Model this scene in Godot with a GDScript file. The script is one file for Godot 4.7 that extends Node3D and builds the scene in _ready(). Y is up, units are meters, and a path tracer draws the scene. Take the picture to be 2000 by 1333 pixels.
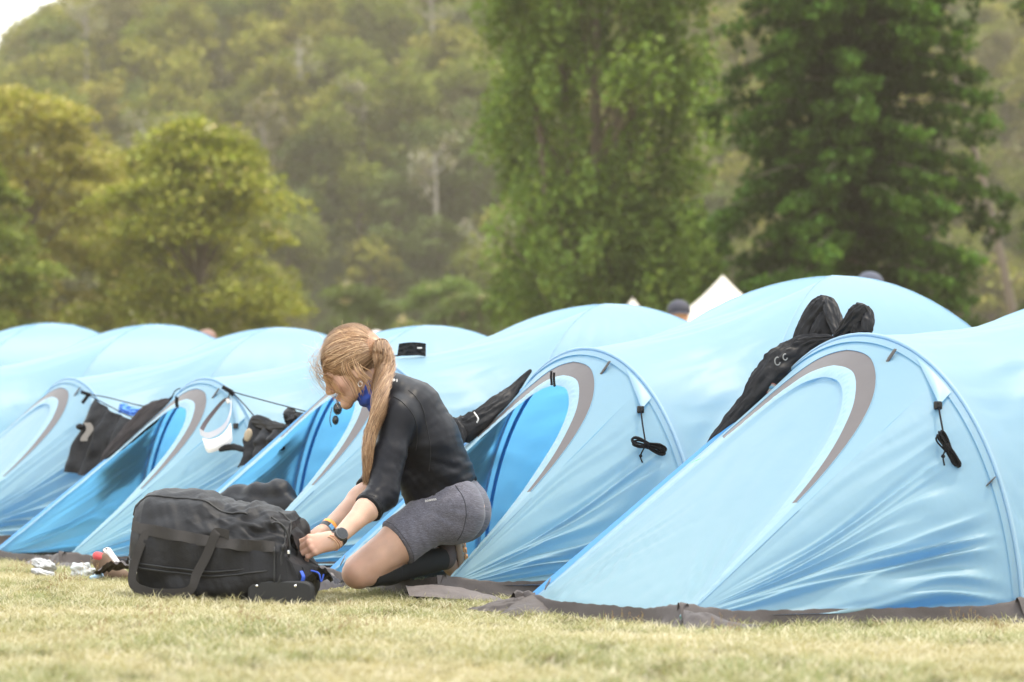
extends Node3D
# A camp of pale blue dome tents in a row on a dry meadow below a wooded hill; a runner kneels at her duffel bag.

const EYE_HEIGHT := 0.47
var M := {}
var cos_view := Vector3.ZERO

func _ready() -> void:
	seed(7)
	# --- camera
	var cam := Camera3D.new()
	cam.name = "camera"
	add_child(cam)
	cam.position = Vector3(0, EYE_HEIGHT, 0)
	cam.rotation.x = atan(213.5 / 5000.0)
	var ca := CameraAttributesPhysical.new()
	ca.frustum_focal_length = 90.0
	ca.frustum_focus_distance = 8.6
	ca.exposure_aperture = 3.5
	ca.frustum_near = 0.1
	ca.frustum_far = 2000.0
	cam.attributes = ca
	cam.fov = rad_to_deg(2.0 * atan(666.5 / 5000.0))
	cam.near = 0.1
	cam.far = 2000.0
	cam.current = true
	# --- sky, sun, exposure
	var we := WorldEnvironment.new()
	we.name = "environment"
	var env := Environment.new()
	env.background_mode = Environment.BG_SKY
	var sm := ProceduralSkyMaterial.new()
	sm.sky_top_color = Color(0.84, 0.87, 0.90)
	sm.sky_horizon_color = Color(0.93, 0.91, 0.87)
	sm.sky_curve = 0.2
	sm.ground_bottom_color = Color(0.45, 0.43, 0.34)
	sm.ground_horizon_color = Color(0.6, 0.58, 0.5)
	sm.sky_energy_multiplier = 1.35
	var sky := Sky.new()
	sky.sky_material = sm
	env.sky = sky
	env.tonemap_mode = Environment.TONE_MAPPER_LINEAR
	env.tonemap_exposure = 2.3
	env.sdfgi_enabled = true
	env.ssao_enabled = true
	env.ssil_enabled = true
	env.fog_enabled = true
	env.fog_density = 0.0006
	env.fog_light_color = Color(1.0, 0.95, 0.84)
	we.environment = env
	add_child(we)
	var sun := DirectionalLight3D.new()
	sun.name = "sun"
	sun.light_energy = 0.6
	sun.light_color = Color(1.0, 0.95, 0.87)
	sun.light_angular_distance = 6.0
	sun.shadow_enabled = true
	add_child(sun)
	sun.look_at_from_position(Vector3(3.4, 9.5, -1.2), Vector3.ZERO)

	materials()
	build_ground()
	build_hill()
	build_trees()
	build_tents()
	build_backdrop_things()
	build_bag()
	build_person()
	build_clothes()
	build_litter()
	build_grass()

# ---------------------------------------------------------------- helpers
class MB:
	var v := PackedVector3Array()
	var n := PackedVector3Array()
	var uv := PackedVector2Array()
	var c := PackedColorArray()
	var idx := PackedInt32Array()
	var tone := Color(1, 1, 1)

	func sheet(f: Callable, nu: int, nv: int, us := 1.0, vs := 1.0, flip := false) -> void:
		var base := v.size()
		var w := nv + 1
		for i in nu + 1:
			for j in nv + 1:
				v.append(f.call(float(i) / nu, float(j) / nv))
				uv.append(Vector2(us * i / nu, vs * j / nv))
				c.append(tone)
		for i in nu + 1:
			for j in nv + 1:
				var du := v[base + mini(i + 1, nu) * w + j] - v[base + maxi(i - 1, 0) * w + j]
				var dv := v[base + i * w + mini(j + 1, nv)] - v[base + i * w + maxi(j - 1, 0)]
				var q := du.cross(dv)
				if q.length_squared() < 1e-16:
					var jj := clampi(j, 1, nv - 1)
					var ii := clampi(i, 1, nu - 1)
					du = v[base + (ii + 1 if ii < nu else ii) * w + jj] - v[base + (ii - 1) * w + jj]
					dv = v[base + ii * w + (jj + 1 if jj < nv else jj)] - v[base + ii * w + jj - 1]
					q = du.cross(dv)
				q = q.normalized() if q.length_squared() > 1e-20 else Vector3.UP
				n.append(-q if flip else q)
		for i in nu:
			for j in nv:
				var a := base + i * w + j
				var b := a + 1
				var d := a + w
				var e := d + 1
				if flip:
					idx.append_array(PackedInt32Array([a, d, b, b, d, e]))
				else:
					idx.append_array(PackedInt32Array([a, b, d, b, e, d]))

	func tube(pts: Array, rad: Variant, sides := 8, flat := 1.0, up := Vector3.UP) -> void:
		# a round (or flattened) cord along the points, closed at both ends
		var base := v.size()
		var m := pts.size()
		var nrm := up
		for i in m:
			var t: Vector3 = (pts[mini(i + 1, m - 1)] - pts[maxi(i - 1, 0)]).normalized()
			nrm = (nrm - t * nrm.dot(t))
			if nrm.length() < 1e-4:
				nrm = t.cross(Vector3(0.3, 0.2, 0.9))
			nrm = nrm.normalized()
			var bin := t.cross(nrm)
			var r: float = rad[i] if rad is Array else rad
			for k in sides:
				var a := TAU * k / sides
				var off := nrm * cos(a) * r * flat + bin * sin(a) * r
				var nn := (nrm * cos(a) / maxf(flat, 0.05) + bin * sin(a)).normalized()
				v.append(pts[i] + off)
				n.append(nn)
				uv.append(Vector2(float(k) / sides, float(i) / m))
				c.append(tone)
		for i in m - 1:
			for k in sides:
				var a := base + i * sides + k
				var b := base + i * sides + (k + 1) % sides
				idx.append_array(PackedInt32Array([a, a + sides, b, b, a + sides, b + sides]))
		for e in 2:
			var i0: int = 0 if e == 0 else m - 1
			var t2: Vector3 = (pts[1] - pts[0]).normalized() * -1.0 if e == 0 else (pts[m - 1] - pts[m - 2]).normalized()
			var ci := v.size()
			v.append(pts[i0])
			n.append(t2)
			uv.append(Vector2(0.5, 0.5))
			c.append(tone)
			for k in sides:
				v.append(v[base + i0 * sides + k])
				n.append(t2)
				uv.append(Vector2(0.5, 0.5))
				c.append(tone)
			for k in sides:
				var a := ci + 1 + k
				var b := ci + 1 + (k + 1) % sides
				if e == 0:
					idx.append_array(PackedInt32Array([ci, a, b]))
				else:
					idx.append_array(PackedInt32Array([ci, b, a]))

	func ball(o: Vector3, r: Vector3, basis := Basis.IDENTITY, rings := 10, segs := 14) -> void:
		var base := v.size()
		for i in rings + 1:
			var th := PI * i / rings
			for j in segs + 1:
				var ph := TAU * j / segs
				var d := Vector3(sin(th) * cos(ph), cos(th), sin(th) * sin(ph))
				v.append(o + basis * (d * r))
				n.append((basis * (d / r)).normalized())
				uv.append(Vector2(float(j) / segs, float(i) / rings))
				c.append(tone)
		for i in rings:
			for j in segs:
				var a := base + i * (segs + 1) + j
				var b := a + 1
				var d2 := a + segs + 1
				idx.append_array(PackedInt32Array([a, d2, b, b, d2, d2 + 1]))

	func face(pts: Array) -> void:
		# one flat polygon, corners clockwise as seen from its front
		var base := v.size()
		var q: Vector3 = -(pts[1] - pts[0]).cross(pts[2] - pts[0]).normalized()
		for p in pts:
			v.append(p)
			n.append(q)
			uv.append(Vector2.ZERO)
			c.append(tone)
		for i in range(1, pts.size() - 1):
			idx.append_array(PackedInt32Array([base, base + i, base + i + 1]))

	func box(o: Vector3, s: Vector3, basis := Basis.IDENTITY, bevel := 0.0) -> void:
		# a box with chamfered edges: faces pulled in by the bevel, then joined
		var h := s / 2.0
		var b := minf(bevel, minf(h.x, minf(h.y, h.z)) * 0.9)
		var ax := [Vector3.RIGHT, Vector3.UP, Vector3.BACK]
		for k in 3:
			for sg in [-1.0, 1.0]:
				var w: Vector3 = ax[k] * sg
				var u: Vector3 = ax[(k + 1) % 3]
				var t: Vector3 = ax[(k + 2) % 3] * sg
				var q := []
				for m in [[-1, -1], [-1, 1], [1, 1], [1, -1]]:
					q.append(o + basis * (w * h[k] + u * m[0] * (h[(k + 1) % 3] - b) + t * m[1] * (h[(k + 2) % 3] - b)))
				face(q)
		if b > 0.0:
			for k in 3:
				for s1 in [-1.0, 1.0]:
					for s2 in [-1.0, 1.0]:
						var i1 := (k + 1) % 3
						var i2 := (k + 2) % 3
						var q := []
						for m in [[-1, 0], [1, 0], [1, 1], [-1, 1]]:
							var p := Vector3.ZERO
							p[k] = m[0] * (h[k] - b)
							p[i1] = s1 * (h[i1] - (b if m[1] == 1 else 0.0))
							p[i2] = s2 * (h[i2] - (0.0 if m[1] == 1 else b))
							q.append(o + basis * p)
						if s1 * s2 < 0:
							q.reverse()
						face(q)

	func mesh() -> ArrayMesh:
		var a := []
		a.resize(Mesh.ARRAY_MAX)
		a[Mesh.ARRAY_VERTEX] = v
		a[Mesh.ARRAY_NORMAL] = n
		a[Mesh.ARRAY_TEX_UV] = uv
		a[Mesh.ARRAY_COLOR] = c
		a[Mesh.ARRAY_INDEX] = idx
		var m := ArrayMesh.new()
		m.add_surface_from_arrays(Mesh.PRIMITIVE_TRIANGLES, a)
		return m


func numbered(called: String, parent: Node) -> String:
	if not parent.has_node(NodePath(called)):
		return called
	var i := 1
	while parent.has_node(NodePath("%s_%03d" % [called, i])):
		i += 1
	return "%s_%03d" % [called, i]


func obj(called: String, mb: Variant, mat: Material, parent: Node = self) -> MeshInstance3D:
	var o := MeshInstance3D.new()
	o.name = numbered(called, parent)
	o.mesh = mb.mesh() if mb is MB else mb
	o.material_override = mat
	parent.add_child(o, true)
	return o


func tag(o: Node, label: String, category: String, group := "", kind := "") -> void:
	if label: o.set_meta("label", label)
	if category: o.set_meta("category", category)
	if group: o.set_meta("group", group)
	if kind: o.set_meta("kind", kind)


func thing(called: String, label: String, category: String, at := Vector3.ZERO, turn := 0.0, group := "") -> Node3D:
	var o := Node3D.new()
	o.name = numbered(called, self)
	add_child(o, true)
	o.position = at
	o.rotation.y = turn
	tag(o, label, category, group)
	return o


func spline(pts: Array, per := 6) -> Array:
	# a smooth curve through the points (works for Vector2, Vector3 and float)
	var out := []
	var m := pts.size()
	for i in m - 1:
		var p0 = pts[maxi(i - 1, 0)]
		var p1 = pts[i]
		var p2 = pts[i + 1]
		var p3 = pts[mini(i + 2, m - 1)]
		for k in per:
			var t := float(k) / per
			out.append((p1 * 2.0 + (p2 - p0) * t + (p0 * 2.0 - p1 * 5.0 + p2 * 4.0 - p3) * t * t + (p1 * 3.0 - p0 - p2 * 3.0 + p3) * t * t * t) * 0.5)
	out.append(pts[m - 1])
	return out


func pick(arr: Array, t: float) -> Variant:
	# value at t (0..1) along an array, linear between its entries
	var x := clampf(t, 0.0, 1.0) * (arr.size() - 1)
	var i := mini(int(x), arr.size() - 2)
	return arr[i] + (arr[i + 1] - arr[i]) * (x - i)


func ribbon(mb: MB, pts: Array, side: Array, width: float, thick := 0.0015) -> void:
	# a flat strap: pts are its middle, side the direction across it
	var m := pts.size()
	mb.sheet(func(a: float, b: float) -> Vector3:
		var s: Vector3 = pick(side, a)
		var p: Vector3 = pick(pts, a)
		var t: Vector3 = (pick(pts, minf(a + 0.01, 1.0)) - pick(pts, maxf(a - 0.01, 0.0))).normalized()
		var nn := s.normalized().cross(t).normalized()
		var e := b * TAU
		var sx := clampf(cos(e) * 1.5, -1.0, 1.0)
		var sy := clampf(sin(e) * 1.5, -1.0, 1.0)
		return p + s.normalized() * sx * width * 0.5 + nn * sy * thick * 0.5, m * 2, 16)


func noise(sd: int, freq: float, oct := 2) -> FastNoiseLite:
	var f := FastNoiseLite.new()
	f.seed = sd
	f.noise_type = FastNoiseLite.TYPE_SIMPLEX_SMOOTH
	f.frequency = freq
	f.fractal_octaves = oct
	f.fractal_type = FastNoiseLite.FRACTAL_FBM if oct > 1 else FastNoiseLite.FRACTAL_NONE
	return f


func noise_tex(sd: int, freq: float, oct: int, ramp: Array = [], size := 512, as_normal := 0.0) -> NoiseTexture2D:
	var t := NoiseTexture2D.new()
	t.width = size
	t.height = size
	t.seamless = true
	t.generate_mipmaps = false
	t.noise = noise(sd, freq, oct)
	if as_normal > 0.0:
		t.as_normal_map = true
		t.bump_strength = as_normal
	if ramp:
		var g := Gradient.new()
		var offs := PackedFloat32Array()
		var cols := PackedColorArray()
		for r in ramp:
			offs.append(r[0])
			cols.append(r[1])
		g.offsets = offs
		g.colors = cols
		t.color_ramp = g
	return t


func mat(lin: Color, rough := 0.7, spec := 0.5) -> StandardMaterial3D:
	# lin: the real-world (linear) base colour
	var m := StandardMaterial3D.new()
	m.albedo_color = lin.linear_to_srgb()
	m.roughness = rough
	m.metallic_specular = spec
	m.cull_mode = BaseMaterial3D.CULL_DISABLED
	return m


func triplanar(m: StandardMaterial3D, scale: float, world := true) -> void:
	m.uv1_triplanar = true
	m.uv1_world_triplanar = world
	m.uv1_scale = Vector3.ONE * scale


func materials() -> void:
	var crinkle := noise_tex(3, 0.012, 4, [], 512, 5.0)
	# tent nylon: thin, a little glossy, light comes through it
	var t := mat(Color(0.195, 0.312, 0.355), 0.48, 0.5)
	t.rim_enabled = true
	t.rim = 0.5
	t.backlight_enabled = true
	t.backlight = Color(0.125, 0.43, 0.73).linear_to_srgb()
	t.normal_enabled = true
	t.normal_texture = crinkle
	t.normal_scale = 0.25
	triplanar(t, 1.3)
	M.nylon = t
	var tl: StandardMaterial3D = t.duplicate()
	tl.albedo_color = Color(0.27, 0.39, 0.43).linear_to_srgb()
	M.nylon_light = tl
	var td: StandardMaterial3D = t.duplicate()
	td.albedo_color = Color(0.035, 0.20, 0.46).linear_to_srgb()
	M.nylon_deep = td
	var b: StandardMaterial3D = t.duplicate()
	b.albedo_color = Color(0.070, 0.056, 0.053).linear_to_srgb()
	b.backlight = Color(0.10, 0.08, 0.08).linear_to_srgb()
	b.rim_enabled = false
	M.band = b
	var sk := mat(Color(0.062, 0.052, 0.050), 0.6, 0.35)
	sk.normal_enabled = true
	sk.normal_texture = crinkle
	sk.normal_scale = 0.6
	triplanar(sk, 3.0)
	M.skirt = sk
	var sl: StandardMaterial3D = sk.duplicate()
	sl.albedo_color = Color(0.125, 0.108, 0.104).linear_to_srgb()
	M.skirt_light = sl
	M.floor = mat(Color(0.05, 0.05, 0.055), 0.6)
	M.cord = mat(Color(0.008, 0.008, 0.010), 0.75, 0.25)
	M.webbing = mat(Color(0.045, 0.042, 0.042), 0.7)
	M.green_cord = mat(Color(0.10, 0.62, 0.16), 0.6)
	M.label_grey = mat(Color(0.10, 0.12, 0.15), 0.5)
	M.plastic_black = mat(Color(0.010, 0.010, 0.012), 0.4, 0.4)
	# black clothes
	var k := mat(Color(0.0055, 0.0057, 0.0080), 0.52, 0.32)
	var creases := NoiseTexture2D.new()
	creases.width = 512
	creases.height = 512
	creases.seamless = true
	creases.generate_mipmaps = false
	creases.noise = noise(9, 0.010, 3)
	creases.noise.fractal_type = FastNoiseLite.FRACTAL_RIDGED
	creases.as_normal_map = true
	creases.bump_strength = 9.0
	k.normal_enabled = true
	k.normal_texture = creases
	k.normal_scale = 0.28
	triplanar(k, 2.2, false)
	M.black_cloth = k
	var k2: StandardMaterial3D = k.duplicate()
	k2.albedo_color = Color(0.009, 0.0088, 0.011).linear_to_srgb()
	M.dark_cloth = k2
	M.white = mat(Color(0.60, 0.58, 0.57), 0.6)
	M.metal = mat(Color(0.6, 0.6, 0.6), 0.25)
	M.metal.metallic = 1.0
	var lf := mat(Color(1, 1, 1), 0.85, 0.1)
	lf.vertex_color_use_as_albedo = true
	lf.backlight_enabled = true
	lf.backlight = Color(0.45, 0.55, 0.12).linear_to_srgb()
	M.leaf = lf
	var bk := mat(Color(0.11, 0.085, 0.065), 0.9)
	M.bark = bk
	M.bark_pale = mat(Color(0.20, 0.18, 0.155), 0.9)
	var gb := mat(Color(1, 1, 1), 0.75, 0.2)
	gb.vertex_color_use_as_albedo = true
	gb.backlight_enabled = true
	gb.backlight = Color(0.75, 0.72, 0.5).linear_to_srgb()
	M.blade = gb
	var so := mat(Color(1, 1, 1), 0.95, 0.2)
	so.albedo_texture = noise_tex(11, 0.02, 5, [[0.0, Color(0.40, 0.35, 0.22)], [0.45, Color(0.57, 0.52, 0.34)], [0.6, Color(0.64, 0.59, 0.42)], [1.0, Color(0.48, 0.48, 0.25)]], 1024)
	triplanar(so, 0.9)
	M.turf = so
	M.wood_floor = mat(Color(0.035, 0.04, 0.018), 0.95, 0.2)

# ---------------------------------------------------------------- tents
# A tent's own axes: x to its right along the row, y up, z out of its front.
const TENT_TURN := -0.9777
const W := 0.72
const HALF_DOOR := 0.40
const TOP_R := 0.38
const SPAN := 1.254
var hub_height := 1.15
# per tent: ground offset, vestibule depth, arch height, open door, skirt seed
var TENTS := [
	{"y": -0.065, "b": 1.02, "ah": 0.905, "hub": 1.09, "open": false},
	{"y": -0.050, "b": 0.865, "ah": 0.895, "hub": 1.215, "open": true},
	{"y": -0.040, "b": 0.86, "ah": 0.885, "hub": 1.165, "open": true},
	{"y": -0.070, "b": 0.88, "ah": 0.875, "hub": 1.16, "open": true},
	{"y": -0.02, "b": 0.90, "ah": 0.86, "hub": 1.16, "open": false},
	{"y": 0.06, "b": 0.90, "ah": 0.85, "hub": 1.16, "open": false},
	{"y": 0.12, "b": 0.90, "ah": 0.85, "hub": 1.17, "open": false},
	{"y": 0.15, "b": 0.90, "ah": 0.85, "hub": 1.17, "open": false},
]


func tent_at(k: int) -> Vector3:
	return Vector3(1.1207 - 0.8547 * k, TENTS[k].y, -8.24 - 1.2607 * k)


func tent_frame(k: int) -> Transform3D:
	return Transform3D(Basis(Vector3.UP, TENT_TURN), tent_at(k))


func ground_y(x: float, z: float) -> float:
	var s := 0.25
	var a := 0.0
	for k in TENTS.size():
		var p := tent_at(k)
		var d2 := (Vector2(x, z) - Vector2(p.x - 0.2, p.z + 0.2)).length_squared()
		var w := exp(-d2 / 1.1)
		s += w
		a += w * TENTS[k].y
	return a / s


func arch_pt(a: float, ah: float) -> Vector3:
	return Vector3(W * cos(a), ah * sin(a), 0)


func pole_pt(s: float, foot: Vector3) -> Vector3:
	# a crossing pole: s = 0 at its foot, 1 at the hub
	var hub := Vector3(0, 0, -SPAN)
	var u := cos(s * PI / 2.0)
	var p := hub.lerp(foot, u)
	p.y = lerpf(foot.y, hub_height, pow(sin(s * PI / 2.0), 1.6))
	return p


func build_tents() -> void:
	var says := [
		"pale blue tent nearest the camera, its front door zipped shut",
		"pale blue tent with open door directly behind the kneeling woman",
		"pale blue tent hidden in part by the woman, black clothes heaped in its open doorway",
		"pale blue tent with a white sun visor hanging on its open front",
		"pale blue tent with closed door at the left edge, black shorts hanging beside it",
		"pale blue tent, only its rounded roof showing, below the middle of the broad tree",
		"pale blue tent of which only the roof shows, second roof from the left edge",
		"farthest pale blue tent, a sliver of its roof showing at the left edge",
	]
	for k in TENTS.size():
		make_tent(k, says[k])
	# loose ends of the skirts at the near corners
	skirt_flap(0, [[1046, 1158, 8.02], [1040, 1186, 7.96], [960, 1196, 7.86], [912, 1190, 7.84]], 0.012)
	skirt_flap(0, [[1040, 1162, 7.94], [1112, 1208, 7.88], [1040, 1218, 7.80], [944, 1216, 7.80]], 0.016)
	skirt_flap(0, [[1336, 1192, 7.27], [1352, 1200, 7.26], [1490, 1224, 7.12], [1334, 1254, 7.10]], 0.022)
	skirt_flap(0, [[1326, 1206, 7.28], [1334, 1214, 7.26], [1318, 1248, 7.16], [1296, 1244, 7.20]], 0.010)
	skirt_flap(0, [[1978, 1212, 7.50], [2006, 1214, 7.48], [2010, 1258, 7.40], [1994, 1256, 7.40]], 0.01)
	skirt_flap(1, [[792, 1144, 8.62], [880, 1146, 8.62], [1010, 1176, 8.50], [800, 1166, 8.52]], 0.018, true)
	skirt_flap(1, [[830, 1146, 8.64], [862, 1142, 8.66], [866, 1158, 8.60], [796, 1176, 8.50]], 0.012)
	skirt_flap(1, [[596, 1128, 8.92], [650, 1120, 8.95], [668, 1146, 8.80], [606, 1156, 8.76]], 0.020, true)
	skirt_flap(3, [[118, 1100, 11.1], [160, 1102, 11.0], [150, 1122, 10.8], [100, 1116, 10.85]], 0.015)
	skirt_flap(3, [[70, 1090, 11.6], [100, 1084, 11.6], [108, 1100, 11.3], [40, 1104, 11.3]], 0.015, true)


func make_tent(k: int, label: String) -> void:
	var P: Dictionary = TENTS[k]
	var ah: float = P.ah
	var b: float = P.b
	hub_height = P.hub
	var t := thing("tent", label, "tent", tent_at(k), TENT_TURN, "blue tents pitched in a row")
	var far := k >= 5
	var nz := noise(40 + k, 1.0, 2)
	var n2 := noise(90 + k, 1.0, 1)
	var a0 := acos(TOP_R / W)
	var foot_rf := Vector3(W + 0.01, 0.03, -0.10)
	var foot_lf := Vector3(-W - 0.01, 0.03, -0.10)
	var foot_rr := Vector3(W - 0.02, 0.03, -2.14)
	var foot_lr := Vector3(-W + 0.02, 0.03, -2.14)
	var q1 := 1 if not far else 2

	# --- front canopy, stretched from the arch back to the crossing poles
	var canopy := func(u: float, w: float) -> Vector3:
		var a := u * PI
		var p0 := arch_pt(a, ah)
		p0.y = maxf(p0.y, 0.03)
		var s := (a / (PI / 2.0)) if a < PI / 2.0 else (PI - a) / (PI / 2.0)
		var p1 := pole_pt(s, foot_rf if a < PI / 2.0 else foot_lf)
		var p := p0.lerp(p1, w)
		var out := Vector3(cos(a), sin(a) * 0.8, 0).normalized()
		var env := sin(PI * w)
		var fold := nz.get_noise_2d(u * 26.0, w * 1.4) * 0.010 + nz.get_noise_2d(u * 60.0, 9.0 + w) * 0.004
		return p + out * (env * (-0.045 + fold))
	var mb := MB.new()
	mb.sheet(canopy, 110 / q1, 30 / q1, 3.0, 1.4)
	obj("front_canopy", mb, M.nylon, t)
	# --- side and rear panels of the dome
	var ends := [[foot_rf, foot_rr, "side_panel"], [foot_lr, foot_lf, "side_panel"], [foot_rr, foot_lr, "rear_panel"]]
	for e in ends:
		mb = MB.new()
		var dome := func(u: float, w: float) -> Vector3:
			var pa := pole_pt(u, e[0])
			var pb := pole_pt(u, e[1])
			var p := pa.lerp(pb, w)
			var o := (p - Vector3(0, 0.1, -SPAN)).normalized()
			return p + o * (sin(PI * w) * (1.0 - u) * (0.03 + nz.get_noise_2d(u * 3.0, w * 24.0) * 0.012))
		mb.sheet(dome, 26 / q1, 30 / q1, 1.0, 1.0)
		obj(e[2], mb, M.nylon, t)
	# --- pole sleeves
	for f in [foot_rf, foot_lf, foot_rr, foot_lr]:
		mb = MB.new()
		var pts := []
		for i in 25:
			var pp := pole_pt(i / 24.0, f)
			pts.append(pp + (pp - Vector3(0, 0, -SPAN)).normalized() * 0.001)
		mb.tube(pts, 0.002, 6)
		obj("pole_sleeve", mb, M.nylon_light, t)
	mb = MB.new()
	var ap := []
	for i in 49:
		ap.append(arch_pt(PI * i / 48.0, ah + 0.002) + Vector3(0, 0, 0.002))
	mb.tube(ap, 0.0072, 8)
	obj("arch_sleeve", mb, M.nylon_light, t)
	# a flat hem just in front of the arch
	mb = MB.new()
	mb.sheet(func(u: float, w: float) -> Vector3:
		var a := lerpf(PI - 0.05, 0.05, u)
		var p := arch_pt(a, ah)
		var apex := Vector3(HALF_DOOR * clampf(cos(a) * 1.9, -1.0, 1.0), 0.06, b)
		var q := p.lerp(apex, 0.008 + 0.020 * w)
		return q + Vector3(0.1 * cos(a), 0.6, 0.6).normalized() * 0.004, 90, 2, 2.0, 0.1)
	obj("arch_hem", mb, M.nylon, t)

	# --- the vestibule: a middle panel that holds the door, and a cone of cloth on each side
	var mid := func(q: float, p: float) -> Vector3:
		var base := Vector3(lerpf(-HALF_DOOR, HALF_DOOR, q), 0.06 + 0.012 * sin(PI * q), b)
		var r := lerpf(-TOP_R, TOP_R, q)
		var top := Vector3(r, ah * sqrt(1.0 - r * r / (W * W)), 0)
		var o := base.lerp(top, p)
		var e := sin(PI * clampf(p, 0.0, 1.0)) * sin(PI * clampf(q, 0.0, 1.0))
		# puckers that run out of the two lower corners
		var dl := Vector2(q * 0.8 / 0.8, p * 1.3)
		var dr := Vector2((1.0 - q), p * 1.3)
		var al := atan2(dl.y, dl.x)
		var ar := atan2(dr.y, dr.x)
		var pl := nz.get_noise_2d(al * 9.0, 3.0) * smoothstep(0.0, 0.16, dl.length()) * (1.0 - smoothstep(0.25, 0.75, dl.length()))
		var pr := nz.get_noise_2d(ar * 9.0, 23.0) * smoothstep(0.0, 0.12, dr.length()) * (1.0 - smoothstep(0.2, 0.6, dr.length()))
		var z := -0.022 * e + (pl + pr) * 0.010 * minf(1.0, 4.0 * sin(PI * clampf(q, 0, 1))) + nz.get_noise_2d(q * 5.0 + p * 3.0, p * 3.0) * 0.004 * e
		return o + Vector3(0, 0.72, 0.69) * z
	# curves of the door, from its left foot over the top to its right foot, in the middle panel's own (q, p)
	var half0 := spline([Vector2(0.5, 0.845), Vector2(0.62, 0.828), Vector2(0.73, 0.765), Vector2(0.81, 0.665), Vector2(0.872, 0.525), Vector2(0.925, 0.36), Vector2(0.955, 0.20), Vector2(0.985, 0.0)], 6)
	var half1 := spline([Vector2(0.5, 0.888), Vector2(0.65, 0.868), Vector2(0.77, 0.79), Vector2(0.845, 0.69), Vector2(0.905, 0.56), Vector2(0.945, 0.40), Vector2(0.972, 0.20), Vector2(0.993, 0.0)], 6)
	var half2 := spline([Vector2(0.5, 0.945), Vector2(0.68, 0.925), Vector2(0.82, 0.845), Vector2(0.90, 0.725), Vector2(0.945, 0.565), Vector2(0.962, 0.41), Vector2(0.975, 0.20), Vector2(0.9955, 0.0)], 6)
	var half3 := []
	for i in half2.size():
		var s := float(i) / (half2.size() - 1)
		half3.append(Vector2(lerpf(0.5, 1.0, minf(1.0, s / 0.36)), 1.0 if s < 0.36 else 1.0 - (s - 0.36) / 0.64))
	var curves := []
	for h in [half0, half1, half2, half3]:
		var full := []
		for i in range(h.size() - 1, 0, -1):
			full.append(Vector2(1.0 - h[i].x, h[i].y))
		full.append_array(h)
		curves.append(full)
	var strip := func(c0: Array, c1: Array, from := 0.0, to := 1.0) -> Callable:
		return func(u: float, w: float) -> Vector3:
			var s := lerpf(from, to, u)
			var x: Vector2 = (pick(c0, s) as Vector2).lerp(pick(c1, s), w)
			return mid.call(x.x, x.y)
	var nseg: int = 90 / q1
	mb = MB.new()
	mb.sheet(strip.call(curves[2], curves[3]), nseg, 12, 2.0, 0.4)
	for side in [1.0, -1.0]:
		var apex := Vector3(HALF_DOOR * side, 0.06, b)
		var cone := func(g: float, p: float) -> Vector3:
			var a := lerpf(a0, 0.0, g)
			var top := arch_pt(a, ah)
			top.x *= side
			top.y = maxf(top.y, 0.06)
			var base_p := apex + Vector3(0, 0.0, 0)
			var o := base_p.lerp(top, p)
			var nrm := Vector3(0.55 * side * (0.3 + g), 0.75 * (1.1 - g), 0.6).normalized()
			var lowg := smoothstep(0.08, 0.75, g) * (1.0 - smoothstep(0.97, 1.0, g))
			var env := smoothstep(0.02, 0.45, p) * (1.0 - smoothstep(0.74, 0.97, p))
			var x: float = g * 7.5 + side * 31.0 + n2.get_noise_2d(g * 3.0, p * 1.2) * 0.6
			var f1 := n2.get_noise_2d(x * 0.85, p * 0.7)
			var f2 := n2.get_noise_2d(x * 1.9 + 50.0, p * 1.1)
			var ridge := (0.5 - absf(f1) * 1.9)
			var d := env * (lowg * 0.036 * ridge + (0.3 + lowg) * 0.010 * f2)
			d += -0.035 * sin(PI * p) * sin(PI * minf(1.0, g * 1.0)) * (1.0 - 0.5 * g)
			return o + nrm * d
		if side > 0.0:
			mb.sheet(cone, 150 / q1, 40 / q1, 1.4, 1.4, true)
			obj("vestibule_panel", mb, M.nylon, t)
		else:
			mb = MB.new()
			mb.sheet(cone, 110 / q1, 30 / q1, 1.4, 1.4)
			obj("vestibule_panel", mb, M.nylon, t)
	if far:
		return
	mb = MB.new()
	var trim: Callable = strip.call(curves[0], curves[1])
	mb.sheet(func(u: float, w: float) -> Vector3:
		# gathered: small puckers across the trim
		var pk := nz.get_noise_2d(u * 120.0, w * 1.5) * 0.0035 * sin(PI * w)
		return (trim.call(u, w) as Vector3) + Vector3(0, 0.72, 0.69) * (pk + 0.004 * sin(PI * w)), nseg * 3, 6, 2.0, 0.1)
	obj("door_trim", mb, M.nylon_light, t)
	mb = MB.new()
	mb.sheet(strip.call(curves[1], curves[2], 0.27, 0.845), nseg, 5, 2.0, 0.1)
	obj("door_band", mb, M.band, t)
	for part in [[0.0, 0.27], [0.845, 1.0]]:
		mb = MB.new()
		mb.sheet(strip.call(curves[1], curves[2], part[0], part[1]), 20, 2)
		obj("door_edge", mb, M.nylon_light, t)
	if not P.open:
		mb = MB.new()
		var c0: Array = curves[0]
		mb.sheet(func(u: float, w: float) -> Vector3:
			var s := u * 0.5
			var x: Vector2 = (pick(c0, s) as Vector2).lerp(pick(c0, 1.0 - s), w)
			var edge := minf(1.0, minf(minf(w, 1.0 - w) * 14.0, (1.0 - u) * 10.0))
			return mid.call(x.x, x.y) + Vector3(0, -0.72, -0.69) * 0.010 * edge, 60, 50, 1.4, 1.0, true)
		obj("door", mb, M.nylon, t)
	# stitched seams where the cones meet the door panel, and round the brown band
	for qx in [1.0]:
		mb = MB.new()
		var sp := []
		for i in 41:
			sp.append((mid.call(qx, 0.42 * i / 40.0) as Vector3) + Vector3(0.2, 0.7, 0.68) * 0.0012)
		mb.tube(sp, 0.0016, 5)
		obj("seam", mb, M.nylon, t)
	mb = MB.new()
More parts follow.
